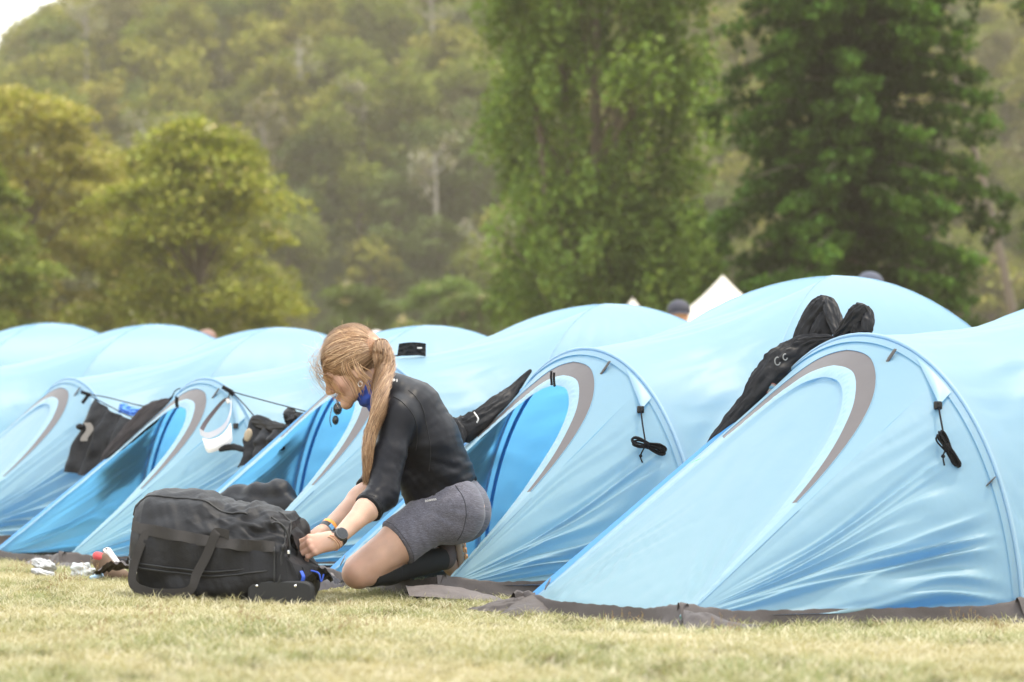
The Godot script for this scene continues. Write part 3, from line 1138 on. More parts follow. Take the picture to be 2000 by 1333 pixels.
func build_grass() -> void:
	var rng := RandomNumberGenerator.new()
	rng.seed = 5
	var patch := noise(17, 1.1, 3)
	var fine := noise(18, 5.0, 2)
	var meshes := []
	for v in 4:
		var mb := MB.new()
		for i in 9:
			var p := Vector3(rng.randf_range(-0.02, 0.02), 0, rng.randf_range(-0.02, 0.02))
			var a := rng.randf() * TAU
			var d := Vector3(cos(a), 0, sin(a))
			var sd := Vector3(-d.z, 0, d.x)
			var hh := rng.randf_range(0.5, 1.15)
			var lean := rng.randf_range(0.3, 1.6) * (1.0 if v < 3 else 1.7)
			var wd := rng.randf_range(0.0008, 0.0015)
			var k := rng.randf_range(0.75, 1.25)
			var b := mb.v.size()
			for s in 4:
				var f := s / 3.0
				var c := p + d * (lean * 0.035 * f * f) * hh + Vector3(0, 0.035 * hh * f * (1.0 - 0.25 * lean * f), 0)
				var ww := wd * (1.0 - 0.85 * f * f)
				var tan := (d * (lean * 0.07 * f) + Vector3(0, 0.035 * (1.0 - 0.5 * lean * f), 0)).normalized()
				for q in [-1.0, 1.0]:
					mb.v.append(c + sd * ww * q)
					mb.n.append((tan.cross(sd) + sd * q * 0.35).normalized())
					mb.uv.append(Vector2.ZERO)
					mb.c.append(Color(k, k * 0.99, k * 0.95))
			for s in 3:
				var e := b + s * 2
				mb.idx.append_array(PackedInt32Array([e, e + 1, e + 2, e + 1, e + 3, e + 2]))
		meshes.append(mb.mesh())
	var xf := [[], [], [], []]
	var cl := [[], [], [], []]
	for i in 62000:
		var d := sqrt(rng.randf_range(4.7 * 4.7, 12.2 * 12.2))
		var x := rng.randf_range(-0.235, 0.215) * d
		var z := -d
		if d > 10.0 and x > -1.2:
			continue
		var g := patch.get_noise_2d(x, z)
		var f := fine.get_noise_2d(x, z)
		if f < -0.42 and rng.randf() < 0.8:
			continue
		var s := rng.randf_range(0.55, 1.1) * (1.0 + 0.35 * g)
		var near_tent := false
		for k in [0, 1, 2, 3, 4]:
			var q: Vector3 = tent_frame(k).affine_inverse() * Vector3(x, 0, z)
			var b: float = TENTS[k].b
			var hw := lerpf(W, HALF_DOOR, clampf(q.z / b, 0.0, 1.0))
			if q.z < b and q.z > -2.4 and absf(q.x) < hw:
				near_tent = true
				break
			if q.z < b + 0.16 and q.z > 0.0 and absf(q.x) < hw + 0.18 and rng.randf() < 0.5:
				s *= 1.25
				g += 0.20
		if near_tent:
			continue
		# the mower has missed the edges: longer blades along the bag and the skirts
		if x > -1.32 and x < -0.50 and z > -8.20 and z < -8.02 and rng.randf() < 0.45:
			s *= 1.5
		var dry := Color(0.405, 0.365, 0.222)
		var green := Color(0.235, 0.262, 0.122)
		var pale := Color(0.56, 0.515, 0.39)
		var m := clampf(0.42 + g * 0.9 + rng.randf_range(-0.3, 0.3), 0.0, 1.0)
		var c := dry.lerp(green, m)
		if rng.randf() < 0.28:
			c = pale
		if f > 0.40 and g > -0.15:
			# low weeds and bare soil between the blades
			c = Color(0.115, 0.125, 0.048) if rng.randf() < 0.7 else Color(0.17, 0.125, 0.075)
			s *= 0.8
		var v := rng.randi() % 4
		xf[v].append(Transform3D(Basis(Vector3.UP, rng.randf() * TAU).scaled(Vector3(1.1, s, 1.1)), Vector3(x, ground_y(x, z), z)))
		cl[v].append(c)
	for v in 4:
		var mm := MultiMesh.new()
		mm.transform_format = MultiMesh.TRANSFORM_3D
		mm.use_colors = true
		mm.mesh = meshes[v]
		mm.instance_count = xf[v].size()
		for i in xf[v].size():
			mm.set_instance_transform(i, xf[v][i])
			mm.set_instance_color(i, cl[v][i])
		var o := MultiMeshInstance3D.new()
		o.name = numbered("grass", self)
		o.multimesh = mm
		o.material_override = M.blade
		add_child(o, true)
		tag(o, "short dry grass, straw yellow mixed with green", "grass", "", "stuff")
	# thin seed stalks that stand above the turf
	var st := MB.new()
	for i in 9:
		var bend := rng.randf_range(-0.02, 0.02)
		var h := rng.randf_range(0.05, 0.10)
		var o := Vector3(rng.randf_range(-0.06, 0.06), 0, rng.randf_range(-0.06, 0.06))
		var pts := [o, o + Vector3(bend * 0.4, h * 0.5, 0), o + Vector3(bend, h, bend * 0.5)]
		st.tone = Color(0.42, 0.36, 0.15)
		st.tube(pts, [0.0008, 0.0006, 0.0005], 4)
		st.tone = Color(0.30, 0.19, 0.11)
		for j in 5:
			st.ball(pts[2] + Vector3(rng.randf_range(-0.007, 0.007), rng.randf_range(-0.015, 0.006), rng.randf_range(-0.007, 0.007)), Vector3(0.0018, 0.0026, 0.0018), Basis.IDENTITY, 3, 4)
	var mm2 := MultiMesh.new()
	mm2.transform_format = MultiMesh.TRANSFORM_3D
	mm2.mesh = st.mesh()
	var spots := []
	for i in 130:
		var d := sqrt(rng.randf_range(6.2 * 6.2, 10.4 * 10.4))
		var x := rng.randf_range(-0.21, 0.21) * d
		var ok := true
		for k in [0, 1, 2, 3, 4]:
			var q: Vector3 = tent_frame(k).affine_inverse() * Vector3(x, 0, -d)
			if q.z < TENTS[k].b + 0.03 and q.z > -2.4 and absf(q.x) < W:
				ok = false
		if ok and patch.get_noise_2d(x * 2.0, -d * 2.0) > -0.1:
			spots.append(Transform3D(Basis(Vector3.UP, rng.randf() * TAU).scaled(Vector3.ONE * rng.randf_range(0.45, 0.85)), Vector3(x, ground_y(x, -d), -d)))
	mm2.instance_count = spots.size()
	for i in spots.size():
		mm2.set_instance_transform(i, spots[i])
	var so := MultiMeshInstance3D.new()
	so.name = "seed_stalks"
	so.multimesh = mm2
	so.material_override = M.blade
	add_child(so, true)
	tag(so, "thin grass stalks with small brown seed heads", "grass", "", "stuff")

# ---------------------------------------------------------------- a solid grown from bones, meshed as surface nets
class Field:
	var o := Vector3.ZERO
	var h := 0.01
	var nx := 0
	var ny := 0
	var nz := 0
	var d := PackedFloat32Array()

	func _init(lo: Vector3, hi: Vector3, cell: float) -> void:
		o = lo
		h = cell
		nx = int(ceil((hi.x - lo.x) / h)) + 1
		ny = int(ceil((hi.y - lo.y) / h)) + 1
		nz = int(ceil((hi.z - lo.z) / h)) + 1
		d.resize(nx * ny * nz)
		d.fill(0.5)

	func span(lo: Vector3, hi: Vector3) -> Array:
		var a := ((lo - o) / h).floor()
		var b := ((hi - o) / h).ceil()
		return [maxi(0, int(a.x)), maxi(0, int(a.y)), maxi(0, int(a.z)), mini(nx - 1, int(b.x)), mini(ny - 1, int(b.y)), mini(nz - 1, int(b.z))]

	# a tapered capsule; wide stretches it across an axis (a torso is wider than deep)
	func bone(a: Vector3, b: Vector3, ra: float, rb: float, k := 0.02, axis := Vector3.ZERO, wide := 1.0) -> void:
		var m := maxf(ra, rb) * maxf(wide, 1.0) + k + 2.5 * h
		var s := span(a.min(b) - Vector3.ONE * m, a.max(b) + Vector3.ONE * m)
		var ba := b - a
		var bb := maxf(ba.length_squared(), 1e-9)
		var f := 1.0 / wide - 1.0
		for z in range(s[2], s[5] + 1):
			for y in range(s[1], s[4] + 1):
				var i := (z * ny + y) * nx + int(s[0])
				for x in range(s[0], s[3] + 1):
					var pa := o + Vector3(x, y, z) * h - a
					var t := clampf(pa.dot(ba) / bb, 0.0, 1.0)
					var q := pa - ba * t
					if wide != 1.0:
						q += axis * (q.dot(axis) * f)
					var e := q.length() - lerpf(ra, rb, t)
					var c := d[i]
					var w := maxf(k - absf(c - e), 0.0) / k
					d[i] = minf(c, e) - w * w * k * 0.25
					i += 1

	func lump(c0: Vector3, r: Vector3, basis := Basis.IDENTITY, k := 0.02, sub := false) -> void:
		var m := maxf(r.x, maxf(r.y, r.z)) + k + 2.5 * h
		var s := span(c0 - Vector3.ONE * m, c0 + Vector3.ONE * m)
		var inv := basis.inverse()
		var rm := minf(r.x, minf(r.y, r.z))
		for z in range(s[2], s[5] + 1):
			for y in range(s[1], s[4] + 1):
				var i := (z * ny + y) * nx + int(s[0])
				for x in range(s[0], s[3] + 1):
					var q := inv * (o + Vector3(x, y, z) * h - c0)
					var l := (q / r).length()
					var g := (q / (r * r)).length()
					var e := l * (l - 1.0) / maxf(g, 1e-6) if l > 0.05 else -rm
					var c := d[i]
					if sub:
						var w := maxf(k - absf(c + e), 0.0) / k
						d[i] = maxf(c, -e) + w * w * k * 0.25
					else:
						var w := maxf(k - absf(c - e), 0.0) / k
						d[i] = minf(c, e) - w * w * k * 0.25
					i += 1

	func cut(p: Vector3, n: Vector3, reach := 9.0) -> void:
		for z in nz:
			for y in ny:
				var i := (z * ny + y) * nx
				for x in nx:
					var q := o + Vector3(x, y, z) * h - p
					if q.length_squared() < reach * reach:
						d[i] = maxf(d[i], q.dot(n))
					i += 1

	func cut_by(f: Callable) -> void:
		for z in nz:
			for y in ny:
				var i := (z * ny + y) * nx
				for x in nx:
					if d[i] < 0.05:
						d[i] = maxf(d[i], f.call(o + Vector3(x, y, z) * h))
					i += 1

	func shift(f: Callable, band := 0.04) -> void:
		# moves the surface by f(point), for folds
		for z in nz:
			for y in ny:
				var i := (z * ny + y) * nx
				for x in nx:
					if absf(d[i]) < band:
						d[i] -= f.call(o + Vector3(x, y, z) * h)
					i += 1

	func at(p: Vector3) -> float:
		var g := ((p - o) / h)
		var x := clampi(int(g.x), 0, nx - 2)
		var y := clampi(int(g.y), 0, ny - 2)
		var z := clampi(int(g.z), 0, nz - 2)
		var f := g - Vector3(x, y, z)
		var i := (z * ny + y) * nx + x
		var sy := nx
		var sz := nx * ny
		var a := lerpf(lerpf(d[i], d[i + 1], f.x), lerpf(d[i + sy], d[i + sy + 1], f.x), f.y)
		var b := lerpf(lerpf(d[i + sz], d[i + sz + 1], f.x), lerpf(d[i + sz + sy], d[i + sz + sy + 1], f.x), f.y)
		return lerpf(a, b, f.z)

	func mesh(mb: MB, paint: Variant = null) -> void:
		var sy := nx
		var sz := nx * ny
		var cell := {}
		var off := [0, 1, sy, sy + 1, sz, sz + 1, sz + sy, sz + sy + 1]
		var edges := [[0, 1], [2, 3], [4, 5], [6, 7], [0, 2], [1, 3], [4, 6], [5, 7], [0, 4], [1, 5], [2, 6], [3, 7]]
		var pos := [Vector3(0, 0, 0), Vector3(1, 0, 0), Vector3(0, 1, 0), Vector3(1, 1, 0), Vector3(0, 0, 1), Vector3(1, 0, 1), Vector3(0, 1, 1), Vector3(1, 1, 1)]
		for z in nz - 1:
			for y in ny - 1:
				var i := (z * ny + y) * nx
				for x in nx - 1:
					if absf(d[i]) < h * 2.2:
						var neg := 0
						for q in 8:
							if d[i + off[q]] < 0.0:
								neg += 1
						if neg > 0 and neg < 8:
							var s := Vector3.ZERO
							var n := 0
							for e in edges:
								var va := d[i + off[e[0]]]
								var vb := d[i + off[e[1]]]
								if (va < 0.0) != (vb < 0.0):
									s += (pos[e[0]] as Vector3).lerp(pos[e[1]], va / (va - vb))
									n += 1
							var p := o + (Vector3(x, y, z) + s / n) * h
							cell[i] = mb.v.size()
							mb.v.append(p)
							var g := Vector3(at(p + Vector3(h, 0, 0)) - at(p - Vector3(h, 0, 0)), at(p + Vector3(0, h, 0)) - at(p - Vector3(0, h, 0)), at(p + Vector3(0, 0, h)) - at(p - Vector3(0, 0, h)))
							mb.n.append(g.normalized() if g.length() > 1e-7 else Vector3.UP)
							mb.uv.append(Vector2(p.x, p.y))
							mb.c.append(paint.call(p) if paint != null else mb.tone)
					i += 1
		for i in cell:
			var inside := d[i] < 0.0
			for ax in 3:
				var st: int = [1, sy, sz][ax]
				if (d[i + st] < 0.0) == inside:
					continue
				var u: int = [sy, sz, 1][ax]
				var w: int = [sz, 1, sy][ax]
				if not (cell.has(i - u) and cell.has(i - w) and cell.has(i - u - w)):
					continue
				var a: int = cell[i]
				var b: int = cell[i - u]
				var c2: int = cell[i - u - w]
				var e: int = cell[i - w]
				if inside:
					mb.idx.append_array(PackedInt32Array([a, c2, b, a, e, c2]))
				else:
					mb.idx.append_array(PackedInt32Array([a, b, c2, a, c2, e]))


var J := {
	"pelvis": Vector3(-0.2045, 0.2851, -8.83), "waist": Vector3(-0.2531, 0.3910, -8.80), "thorax": Vector3(-0.2944, 0.5015, -8.77), "chest": Vector3(-0.3449, 0.6099, -8.755), "c7": Vector3(-0.4058, 0.6710, -8.745), "skullbase": Vector3(-0.4900, 0.7050, -8.735),
	"Lsh": Vector3(-0.3869, 0.5765, -8.60), "Lel": Vector3(-0.4279, 0.3264, -8.4700), "Lwr": Vector3(-0.5706, 0.1792, -8.2900),
	"Rsh": Vector3(-0.4244, 0.5858, -8.90), "Rel": Vector3(-0.4580, 0.3600, -8.72), "Rwr": Vector3(-0.6208, 0.2022, -8.5000),
	"Lhip": Vector3(-0.2145, 0.2851, -8.746), "Rhip": Vector3(-0.1945, 0.2851, -8.914),
	"Lkn": Vector3(-0.5208, 0.0570, -8.62), "Lan": Vector3(-0.2335, 0.0953, -8.87), "Lheel": Vector3(-0.2050, 0.1560, -8.90), "Lball": Vector3(-0.1806, 0.0250, -8.97),
	"Rkn": Vector3(-0.5301, 0.0605, -8.86), "Ran": Vector3(-0.2318, 0.0990, -9.08), "Rheel": Vector3(-0.1997, 0.1399, -9.10), "Rball": Vector3(-0.1829, 0.0280, -9.17),
}
const HEAD_AT := Vector3(-0.5302, 0.7331, -8.735)
const HF := Vector3(-0.848, -0.530, 0.0)
const HU := Vector3(-0.530, 0.848, 0.0)
const HS := Vector3(0.0, 0.0, 1.0)
const SKULL := Vector3(-0.005, 0.055, 0.0)


func hp(f: float, u: float, s: float) -> Vector3:
	return HEAD_AT + HF * f + HU * u + HS * s


func build_person() -> void:
	var skin := mat(Color(1, 1, 1), 0.5, 0.4)
	skin.vertex_color_use_as_albedo = true
	skin.subsurf_scatter_enabled = true
	skin.subsurf_scatter_strength = 0.12
	skin.normal_enabled = true
	skin.normal_texture = noise_tex(61, 0.05, 4, [], 512, 3.0)
	skin.normal_scale = 0.12
	triplanar(skin, 5.0)
	var t := thing("person", "woman kneeling at the black duffel bag, long blond ponytail, black top and grey shorts", "person", Vector3.ZERO)
	make_body(t, skin)
	make_clothing(t)
	make_hair(t)
	make_worn_things(t)


func make_body(t: Node3D, skin: Material) -> void:
	var mb := MB.new()
	var base := Color(0.44, 0.275, 0.205)
	var mott := noise(62, 14.0, 3)
	var paint := func(p: Vector3) -> Color:
		var k := 1.0 + 0.20 * mott.get_noise_3dv(p)
		var c := base * k
		# knuckles, knees and cheeks are a little redder
		var red := 0.0
		red += 0.5 * exp(-(p - Vector3(-0.655, 0.160, -8.27)).length_squared() / 0.0016)
		red += 0.45 * exp(-(p - hp(0.07, -0.005, 0.055)).length_squared() / 0.0009)
		red += 0.35 * exp(-(p - J.Lkn).length_squared() / 0.005)
		red += 0.5 * exp(-(p - hp(0.115, -0.005, 0.0)).length_squared() / 0.0003)
		c = c.lerp(Color(0.50, 0.22, 0.15), red * 0.6)
		# lips and brows
		var lip: float = exp(-(p - hp(0.103, -0.041, 0.0)).length_squared() / 0.00022)
		c = c.lerp(Color(0.42, 0.13, 0.11), clampf(lip * 0.9, 0, 0.8))
		return Color(c.r, c.g, c.b)
	# trunk and limbs
	var F := Field.new(Vector3(-0.75, -0.03, -9.22), Vector3(-0.02, 0.80, -8.20), 0.0095)
	var lat := Vector3(-0.17, 0, 0.985)
	F.bone(J.pelvis, J.waist, 0.098, 0.085, 0.05, lat, 1.45)
	F.bone(J.waist, J.thorax, 0.085, 0.088, 0.05, lat, 1.5)
	F.bone(J.thorax, J.chest, 0.088, 0.085, 0.05, lat, 1.55)
	F.bone(J.chest, J.c7, 0.07, 0.05, 0.05, lat, 1.5)
	F.bone(J.c7 + Vector3(-0.01, -0.02, 0), J.skullbase, 0.052, 0.049, 0.03)
	for s in ["L", "R"]:
		F.bone(J[s + "sh"], J[s + "el"], 0.047, 0.037, 0.03)
		F.bone(J[s + "el"], J[s + "el"].lerp(J[s + "wr"], 0.35), 0.037, 0.039, 0.02)
		F.bone(J[s + "el"].lerp(J[s + "wr"], 0.3), J[s + "wr"], 0.039, 0.0245, 0.02)
		F.bone(J[s + "hip"], J[s + "hip"].lerp(J[s + "kn"], 0.5), 0.088, 0.073, 0.04)
		F.bone(J[s + "hip"].lerp(J[s + "kn"], 0.5), J[s + "kn"], 0.073, 0.052, 0.02)
		F.lump(J[s + "hip"] + Vector3(0.022, -0.030, 0.0), Vector3(0.10, 0.10, 0.088), Basis.IDENTITY, 0.04)
		F.bone(J[s + "kn"] + Vector3(0.012, -0.004, 0), J[s + "kn"].lerp(J[s + "an"], 0.35), 0.045, 0.050, 0.012)
		F.bone(J[s + "kn"].lerp(J[s + "an"], 0.35), J[s + "an"], 0.050, 0.034, 0.02)
		F.bone(J[s + "an"], J[s + "ball"], 0.032, 0.025, 0.02)
	F.mesh(mb, paint)
	# head
	var H := Field.new(Vector3(-0.73, 0.60, -8.84), Vector3(-0.40, 0.93, -8.62), 0.0042)
	var hb := Basis(HF, HU, HS)
	H.lump(hp(SKULL.x, SKULL.y, 0), Vector3(0.096, 0.083, 0.073), hb, 0.02)
	H.lump(hp(0.045, 0.0, 0), Vector3(0.052, 0.075, 0.058), hb, 0.02)
	for s in [-1.0, 1.0]:
		H.bone(hp(0.012, -0.045, 0.043 * s), hp(0.080, -0.066, 0.014 * s), 0.021, 0.017, 0.02)
		H.lump(hp(0.064, -0.004, 0.036 * s), Vector3(0.024, 0.026, 0.024), hb, 0.018)
		H.bone(hp(0.078, 0.042, 0.040 * s), hp(0.093, 0.043, 0.006 * s), 0.012, 0.011, 0.015)
		H.lump(hp(0.0835, 0.021, 0.030 * s), Vector3(0.012, 0.010, 0.016), hb, 0.008, true)
		H.lump(hp(0.078, 0.021, 0.030 * s), Vector3(0.0125, 0.0125, 0.0125), hb, 0.003)
		H.lump(hp(0.104, -0.012, 0.011 * s), Vector3(0.010, 0.007, 0.007), hb, 0.006)
		# ear: rim, bowl and lobe
		H.lump(hp(-0.004, 0.004, 0.071 * s), Vector3(0.017, 0.030, 0.007), hb * Basis(HS, 0.2), 0.006)
		H.lump(hp(0.000, 0.004, 0.079 * s), Vector3(0.010, 0.018, 0.006), hb, 0.004, true)
	H.lump(hp(0.086, -0.072, 0), Vector3(0.017, 0.016, 0.020), hb, 0.018)
	H.bone(hp(0.094, 0.034, 0), hp(0.116, -0.004, 0), 0.0075, 0.0105, 0.012)
	H.lump(hp(0.098, -0.037, 0), Vector3(0.009, 0.0055, 0.020), hb, 0.006)
	H.lump(hp(0.095, -0.047, 0), Vector3(0.009, 0.006, 0.017), hb, 0.006)
	H.bone(hp(-0.02, -0.02, 0), J.c7.lerp(J.skullbase, 0.35), 0.049, 0.050, 0.03)
	H.mesh(mb, paint)
	# hands
	hand(mb, paint, J.Lwr, (J.Lwr - J.Lel).normalized(), Vector3(-0.966, -0.20, 0.10), Vector3(-0.02, 0.42, 0.905), -1.0, [0.75, 0.85, 0.85, 0.75])
	hand(mb, paint, J.Rwr, (J.Rwr - J.Rel).normalized(), Vector3(-0.86, -0.42, 0.30), Vector3(-0.45, 0.86, -0.25), 1.0, [0.55, 0.7, 0.8, 0.8])
	obj("body", mb, skin, t)
	# closed eyelid line and lashes, eyebrow
	var lm := mat(Color(0.06, 0.035, 0.02), 0.8)
	for s in [1.0, -1.0]:
		var e := MB.new()
		var pts := []
		for i in 7:
			var a := lerpf(-1.0, 1.0, i / 6.0)
			pts.append(hp(0.0905 - 0.004 * a * a, 0.0165 + 0.002 * a * a, (0.030 + 0.011 * a) * s))
		e.tube(pts, 0.0013, 5)
		obj("eyelashes", e, lm, t)
		var b := MB.new()
		pts = []
		for i in 6:
			var a := i / 5.0
			pts.append(hp(0.1035 - 0.016 * a * a, 0.045 + 0.004 * sin(PI * a), (0.012 + 0.036 * a) * s))
		b.tube(pts, [0.0016, 0.0022, 0.0022, 0.002, 0.0015, 0.001], 5)
		obj("eyebrow", b, mat(Color(0.14, 0.085, 0.045), 0.8), t)


func hand(mb: MB, paint: Callable, wrist: Vector3, fore: Vector3, along: Vector3, back: Vector3, side: float, curl: Array) -> void:
	# palm and five fingers; along: wrist to knuckles, back: out of the back of the hand; fingers curl away from the back
	var y := along.normalized()
	var n := (back - y * back.dot(y)).normalized()
	var x := n.cross(y) * side          # from the little finger towards the index finger
	var P := func(a: float, b: float, c: float) -> Vector3: return wrist + x * a + y * b + n * c
	var ext := 0.14
	var F := Field.new(wrist - Vector3.ONE * ext + y * 0.06, wrist + Vector3.ONE * ext * 0.85 + y * 0.06, 0.0030)
	F.bone(wrist - fore * 0.05, wrist, 0.0265, 0.0245, 0.01)
	F.bone(wrist, P.call(0, 0.02, 0), 0.0245, 0.0225, 0.012, x, 1.15)
	F.bone(P.call(0.014, 0.02, 0), P.call(0.026, 0.080, 0), 0.0175, 0.0120, 0.014)
	F.bone(P.call(0.004, 0.02, 0), P.call(0.008, 0.083, 0.002), 0.0175, 0.0120, 0.014)
	F.bone(P.call(-0.006, 0.02, 0), P.call(-0.010, 0.079, 0.001), 0.0175, 0.0115, 0.014)
	F.bone(P.call(-0.014, 0.02, 0), P.call(-0.026, 0.071, -0.003), 0.0165, 0.0105, 0.014)
	var kn := [P.call(0.027, 0.080, 0.001), P.call(0.0085, 0.084, 0.003), P.call(-0.010, 0.080, 0.001), P.call(-0.0265, 0.071, -0.003)]
	var ln := [[0.040, 0.024, 0.019], [0.044, 0.028, 0.020], [0.040, 0.025, 0.019], [0.032, 0.019, 0.017]]
	var rad := [0.0092, 0.0094, 0.0090, 0.0080]
	for i in 4:
		var a := 0.0
		var p: Vector3 = kn[i]
		var spread := x * (0.06 - 0.05 * i)
		for s in 3:
			a += float(curl[i]) * [0.75, 0.95, 0.55][s]
			var q := p + ((y + spread).normalized() * cos(a) - n * sin(a)) * float(ln[i][s])
			var r0: float = rad[i] * [1.06, 0.96, 0.88][s]
			F.bone(p, q, r0, rad[i] * [0.94, 0.88, 0.74][s], 0.0045 if s > 0 else 0.007)
			if s == 0:
				F.lump(p + n * 0.003, Vector3.ONE * float(rad[i]) * 1.08, Basis.IDENTITY, 0.006)
			p = q
	# thumb leaves the side of the palm near its base and closes against the fingers
	var t0: Vector3 = P.call(0.018, 0.022, -0.006)
	var t1: Vector3 = P.call(0.036, 0.052, -0.022)
	var t2: Vector3 = P.call(0.034, 0.080, -0.036)
	var t3: Vector3 = P.call(0.024, 0.100, -0.044)
	F.bone(t0, t1, 0.0165, 0.0115, 0.012)
	F.bone(t1, t2, 0.0110, 0.0098, 0.004)
	F.bone(t2, t3, 0.0098, 0.0078, 0.003)
	F.mesh(mb, paint)


func make_clothing(t: Node3D) -> void:
	var lat := Vector3(-0.17, 0, 0.985)
	var fold := noise(71, 1.0, 2)
	# ---- shirt: fitted technical top with three-quarter sleeves
	var S := Field.new(Vector3(-0.60, 0.18, -9.06), Vector3(-0.06, 0.76, -8.30), 0.0082)
	S.bone(J.pelvis + Vector3(-0.01, 0.02, 0), J.waist, 0.113, 0.104, 0.05, lat, 1.38)
	S.bone(J.waist, J.thorax, 0.104, 0.106, 0.05, lat, 1.38)
	S.bone(J.thorax, J.chest, 0.106, 0.098, 0.05, lat, 1.45)
	S.bone(J.chest, J.c7, 0.084, 0.060, 0.05, lat, 1.45)
	S.bone(J.waist + Vector3(-0.045, -0.035, 0.0), J.waist + Vector3(-0.02, -0.10, 0.0), 0.085, 0.088, 0.04, lat, 1.45)
	S.cut_by(func(p: Vector3) -> float:
		return (p - Vector3(-0.2601, 0.318, -8.8)).dot(Vector3(0.34, -0.94, 0.0)) - 0.055 * smoothstep(-0.300, -0.365, p.x) + 0.004 * sin(p.z * 40.0 + p.x * 30.0))
	S.bone(J.c7 + Vector3(0.015, -0.012, 0), J.c7.lerp(J.skullbase, 0.22), 0.060, 0.058, 0.02)
	for s in ["L", "R"]:
		var sh: Vector3 = J[s + "sh"]
		var el: Vector3 = J[s + "el"]
		var wr: Vector3 = J[s + "wr"]
		S.bone(J.chest.lerp(sh, 0.35), sh, 0.075, 0.060, 0.05)
		S.bone(sh, sh.lerp(el, 0.5), 0.060, 0.052, 0.035)
		S.bone(sh.lerp(el, 0.5), el, 0.054, 0.052, 0.02)
		S.bone(el, el.lerp(wr, 0.55), 0.052, 0.051, 0.02)
	S.shift(func(p: Vector3) -> float:
		# folds pulled from the armpit across the back, and gathered above the hem
		var r: Vector3 = p - J.Lsh
		var a := atan2(r.y + 0.10, r.x + 0.02)
		var far := smoothstep(0.05, 0.16, r.length()) * (1.0 - smoothstep(0.26, 0.45, r.length()))
		var v := fold.get_noise_3d(a * 7.0, r.length() * 2.5, p.z * 3.0) * 0.0042 * far
		var along: float = (p - J.waist).dot(Vector3(-0.40, 0.917, 0))
		var low := 1.0 - smoothstep(-0.02, 0.10, along)
		v += fold.get_noise_3d(along * 55.0, p.x * 7.0 + 3.0, p.z * 5.0) * 0.0050 * low
		# rings round the inside of the elbow
		var e: float = (p - J.Lel).length()
		v += fold.get_noise_3d(p.x * 10.0, p.y * 42.0 + p.x * 22.0, p.z * 12.0) * 0.0045 * (1.0 - smoothstep(0.05, 0.13, e))
		v += fold.get_noise_3d(p.x * 16.0, p.y * 16.0, p.z * 16.0) * 0.0015
		return v)
	for s in ["L", "R"]:
		var dir: Vector3 = (J[s + "wr"] - J[s + "el"]).normalized()
		S.cut(J[s + "el"] + dir * (0.090 if s == "L" else 0.060), dir, 0.13 if s == "L" else 0.19)
	var mb := MB.new()
	S.mesh(mb)
	var shirt := mat(Color(0.0062, 0.0064, 0.0095), 0.44, 0.26)
	shirt.normal_enabled = true
	shirt.normal_texture = noise_tex(63, 0.09, 2, [], 512, 4.0)
	shirt.normal_scale = 0.15
	triplanar(shirt, 9.0, false)
	var so := obj("shirt", mb, shirt, t)
	# hem and seams of the shirt
	var on := func(p: Vector3, n: Vector3, lift := 0.001) -> Vector3:
		# slides a point along n until it lies on the shirt
		var q := p
		for i in 40:
			var v: float = S.at(q)
			if absf(v) < 0.0006:
				break
			q -= n * clampf(v, -0.02, 0.02) * 0.8
		return q + n * lift
	var seam := mat(Color(0.006, 0.006, 0.008), 0.7)
	var lines := [
		[Vector3(-0.405, 0.640, -8.6), Vector3(-0.36, 0.615, -8.55), Vector3(-0.325, 0.575, -8.54), Vector3(-0.312, 0.52, -8.56), Vector3(-0.325, 0.465, -8.60)],
		[Vector3(-0.345, 0.672, -8.6), Vector3(-0.30, 0.620, -8.58), Vector3(-0.282, 0.55, -8.58), Vector3(-0.272, 0.47, -8.59), Vector3(-0.275, 0.40, -8.60)],
	]
	for l in lines:
		var m2 := MB.new()
		var pts := []
		for p in spline(l, 8):
			pts.append(on.call(p + Vector3(0.02, 0.02, 0.06), Vector3(0.25, 0.2, 0.95).normalized(), 0.0002))
		m2.tube(pts, 0.0014, 5)
		obj("seam", m2, seam, so)
	# sleeve cuff: two stitched rings
	var dir0: Vector3 = (J.Lwr - J.Lel).normalized()
	for k in [0.083, 0.072]:
		var m3 := MB.new()
		var ring := []
		var c0: Vector3 = J.Lel + dir0 * k
		var ux := dir0.cross(Vector3.UP).normalized()
		var uy := dir0.cross(ux)
		for i in 25:
			var a := TAU * i / 24.0
			var nn := ux * cos(a) + uy * sin(a)
			ring.append(on.call(c0 + nn * 0.05, nn, 0.0003))
		m3.tube(ring, 0.0011, 5)
		obj("cuff_stitch", m3, seam, so)
	# small white emblem below the collar
	var em := MB.new()
	var ep: Vector3 = on.call(Vector3(-0.400, 0.712, -8.66), Vector3(0.30, 0.62, 0.73).normalized(), 0.0012)
	em.ball(ep, Vector3(0.007, 0.006, 0.0012), Basis(Vector3.RIGHT, -0.6), 6, 10)
	em.ball(ep + Vector3(0.012, -0.003, 0.0), Vector3(0.002, 0.009, 0.0012), Basis(Vector3.RIGHT, -0.6), 6, 8)
	obj("emblem", em, M.white, so)

	# ---- shorts
	var Q := Field.new(Vector3(-0.44, 0.06, -9.04), Vector3(-0.04, 0.43, -8.58), 0.0080)
	Q.bone(J.pelvis, J.waist, 0.102, 0.096, 0.05, lat, 1.45)
	for s in ["L", "R"]:
		var hip: Vector3 = J[s + "hip"]
		var kn: Vector3 = J[s + "kn"]
		Q.bone(hip, hip.lerp(kn, 0.5), 0.095, 0.081, 0.04)
		Q.bone(hip.lerp(kn, 0.5), kn, 0.081, 0.062, 0.02)
		Q.lump(hip + Vector3(0.014, -0.034, 0.0), Vector3(0.108, 0.104, 0.092), Basis.IDENTITY, 0.04)
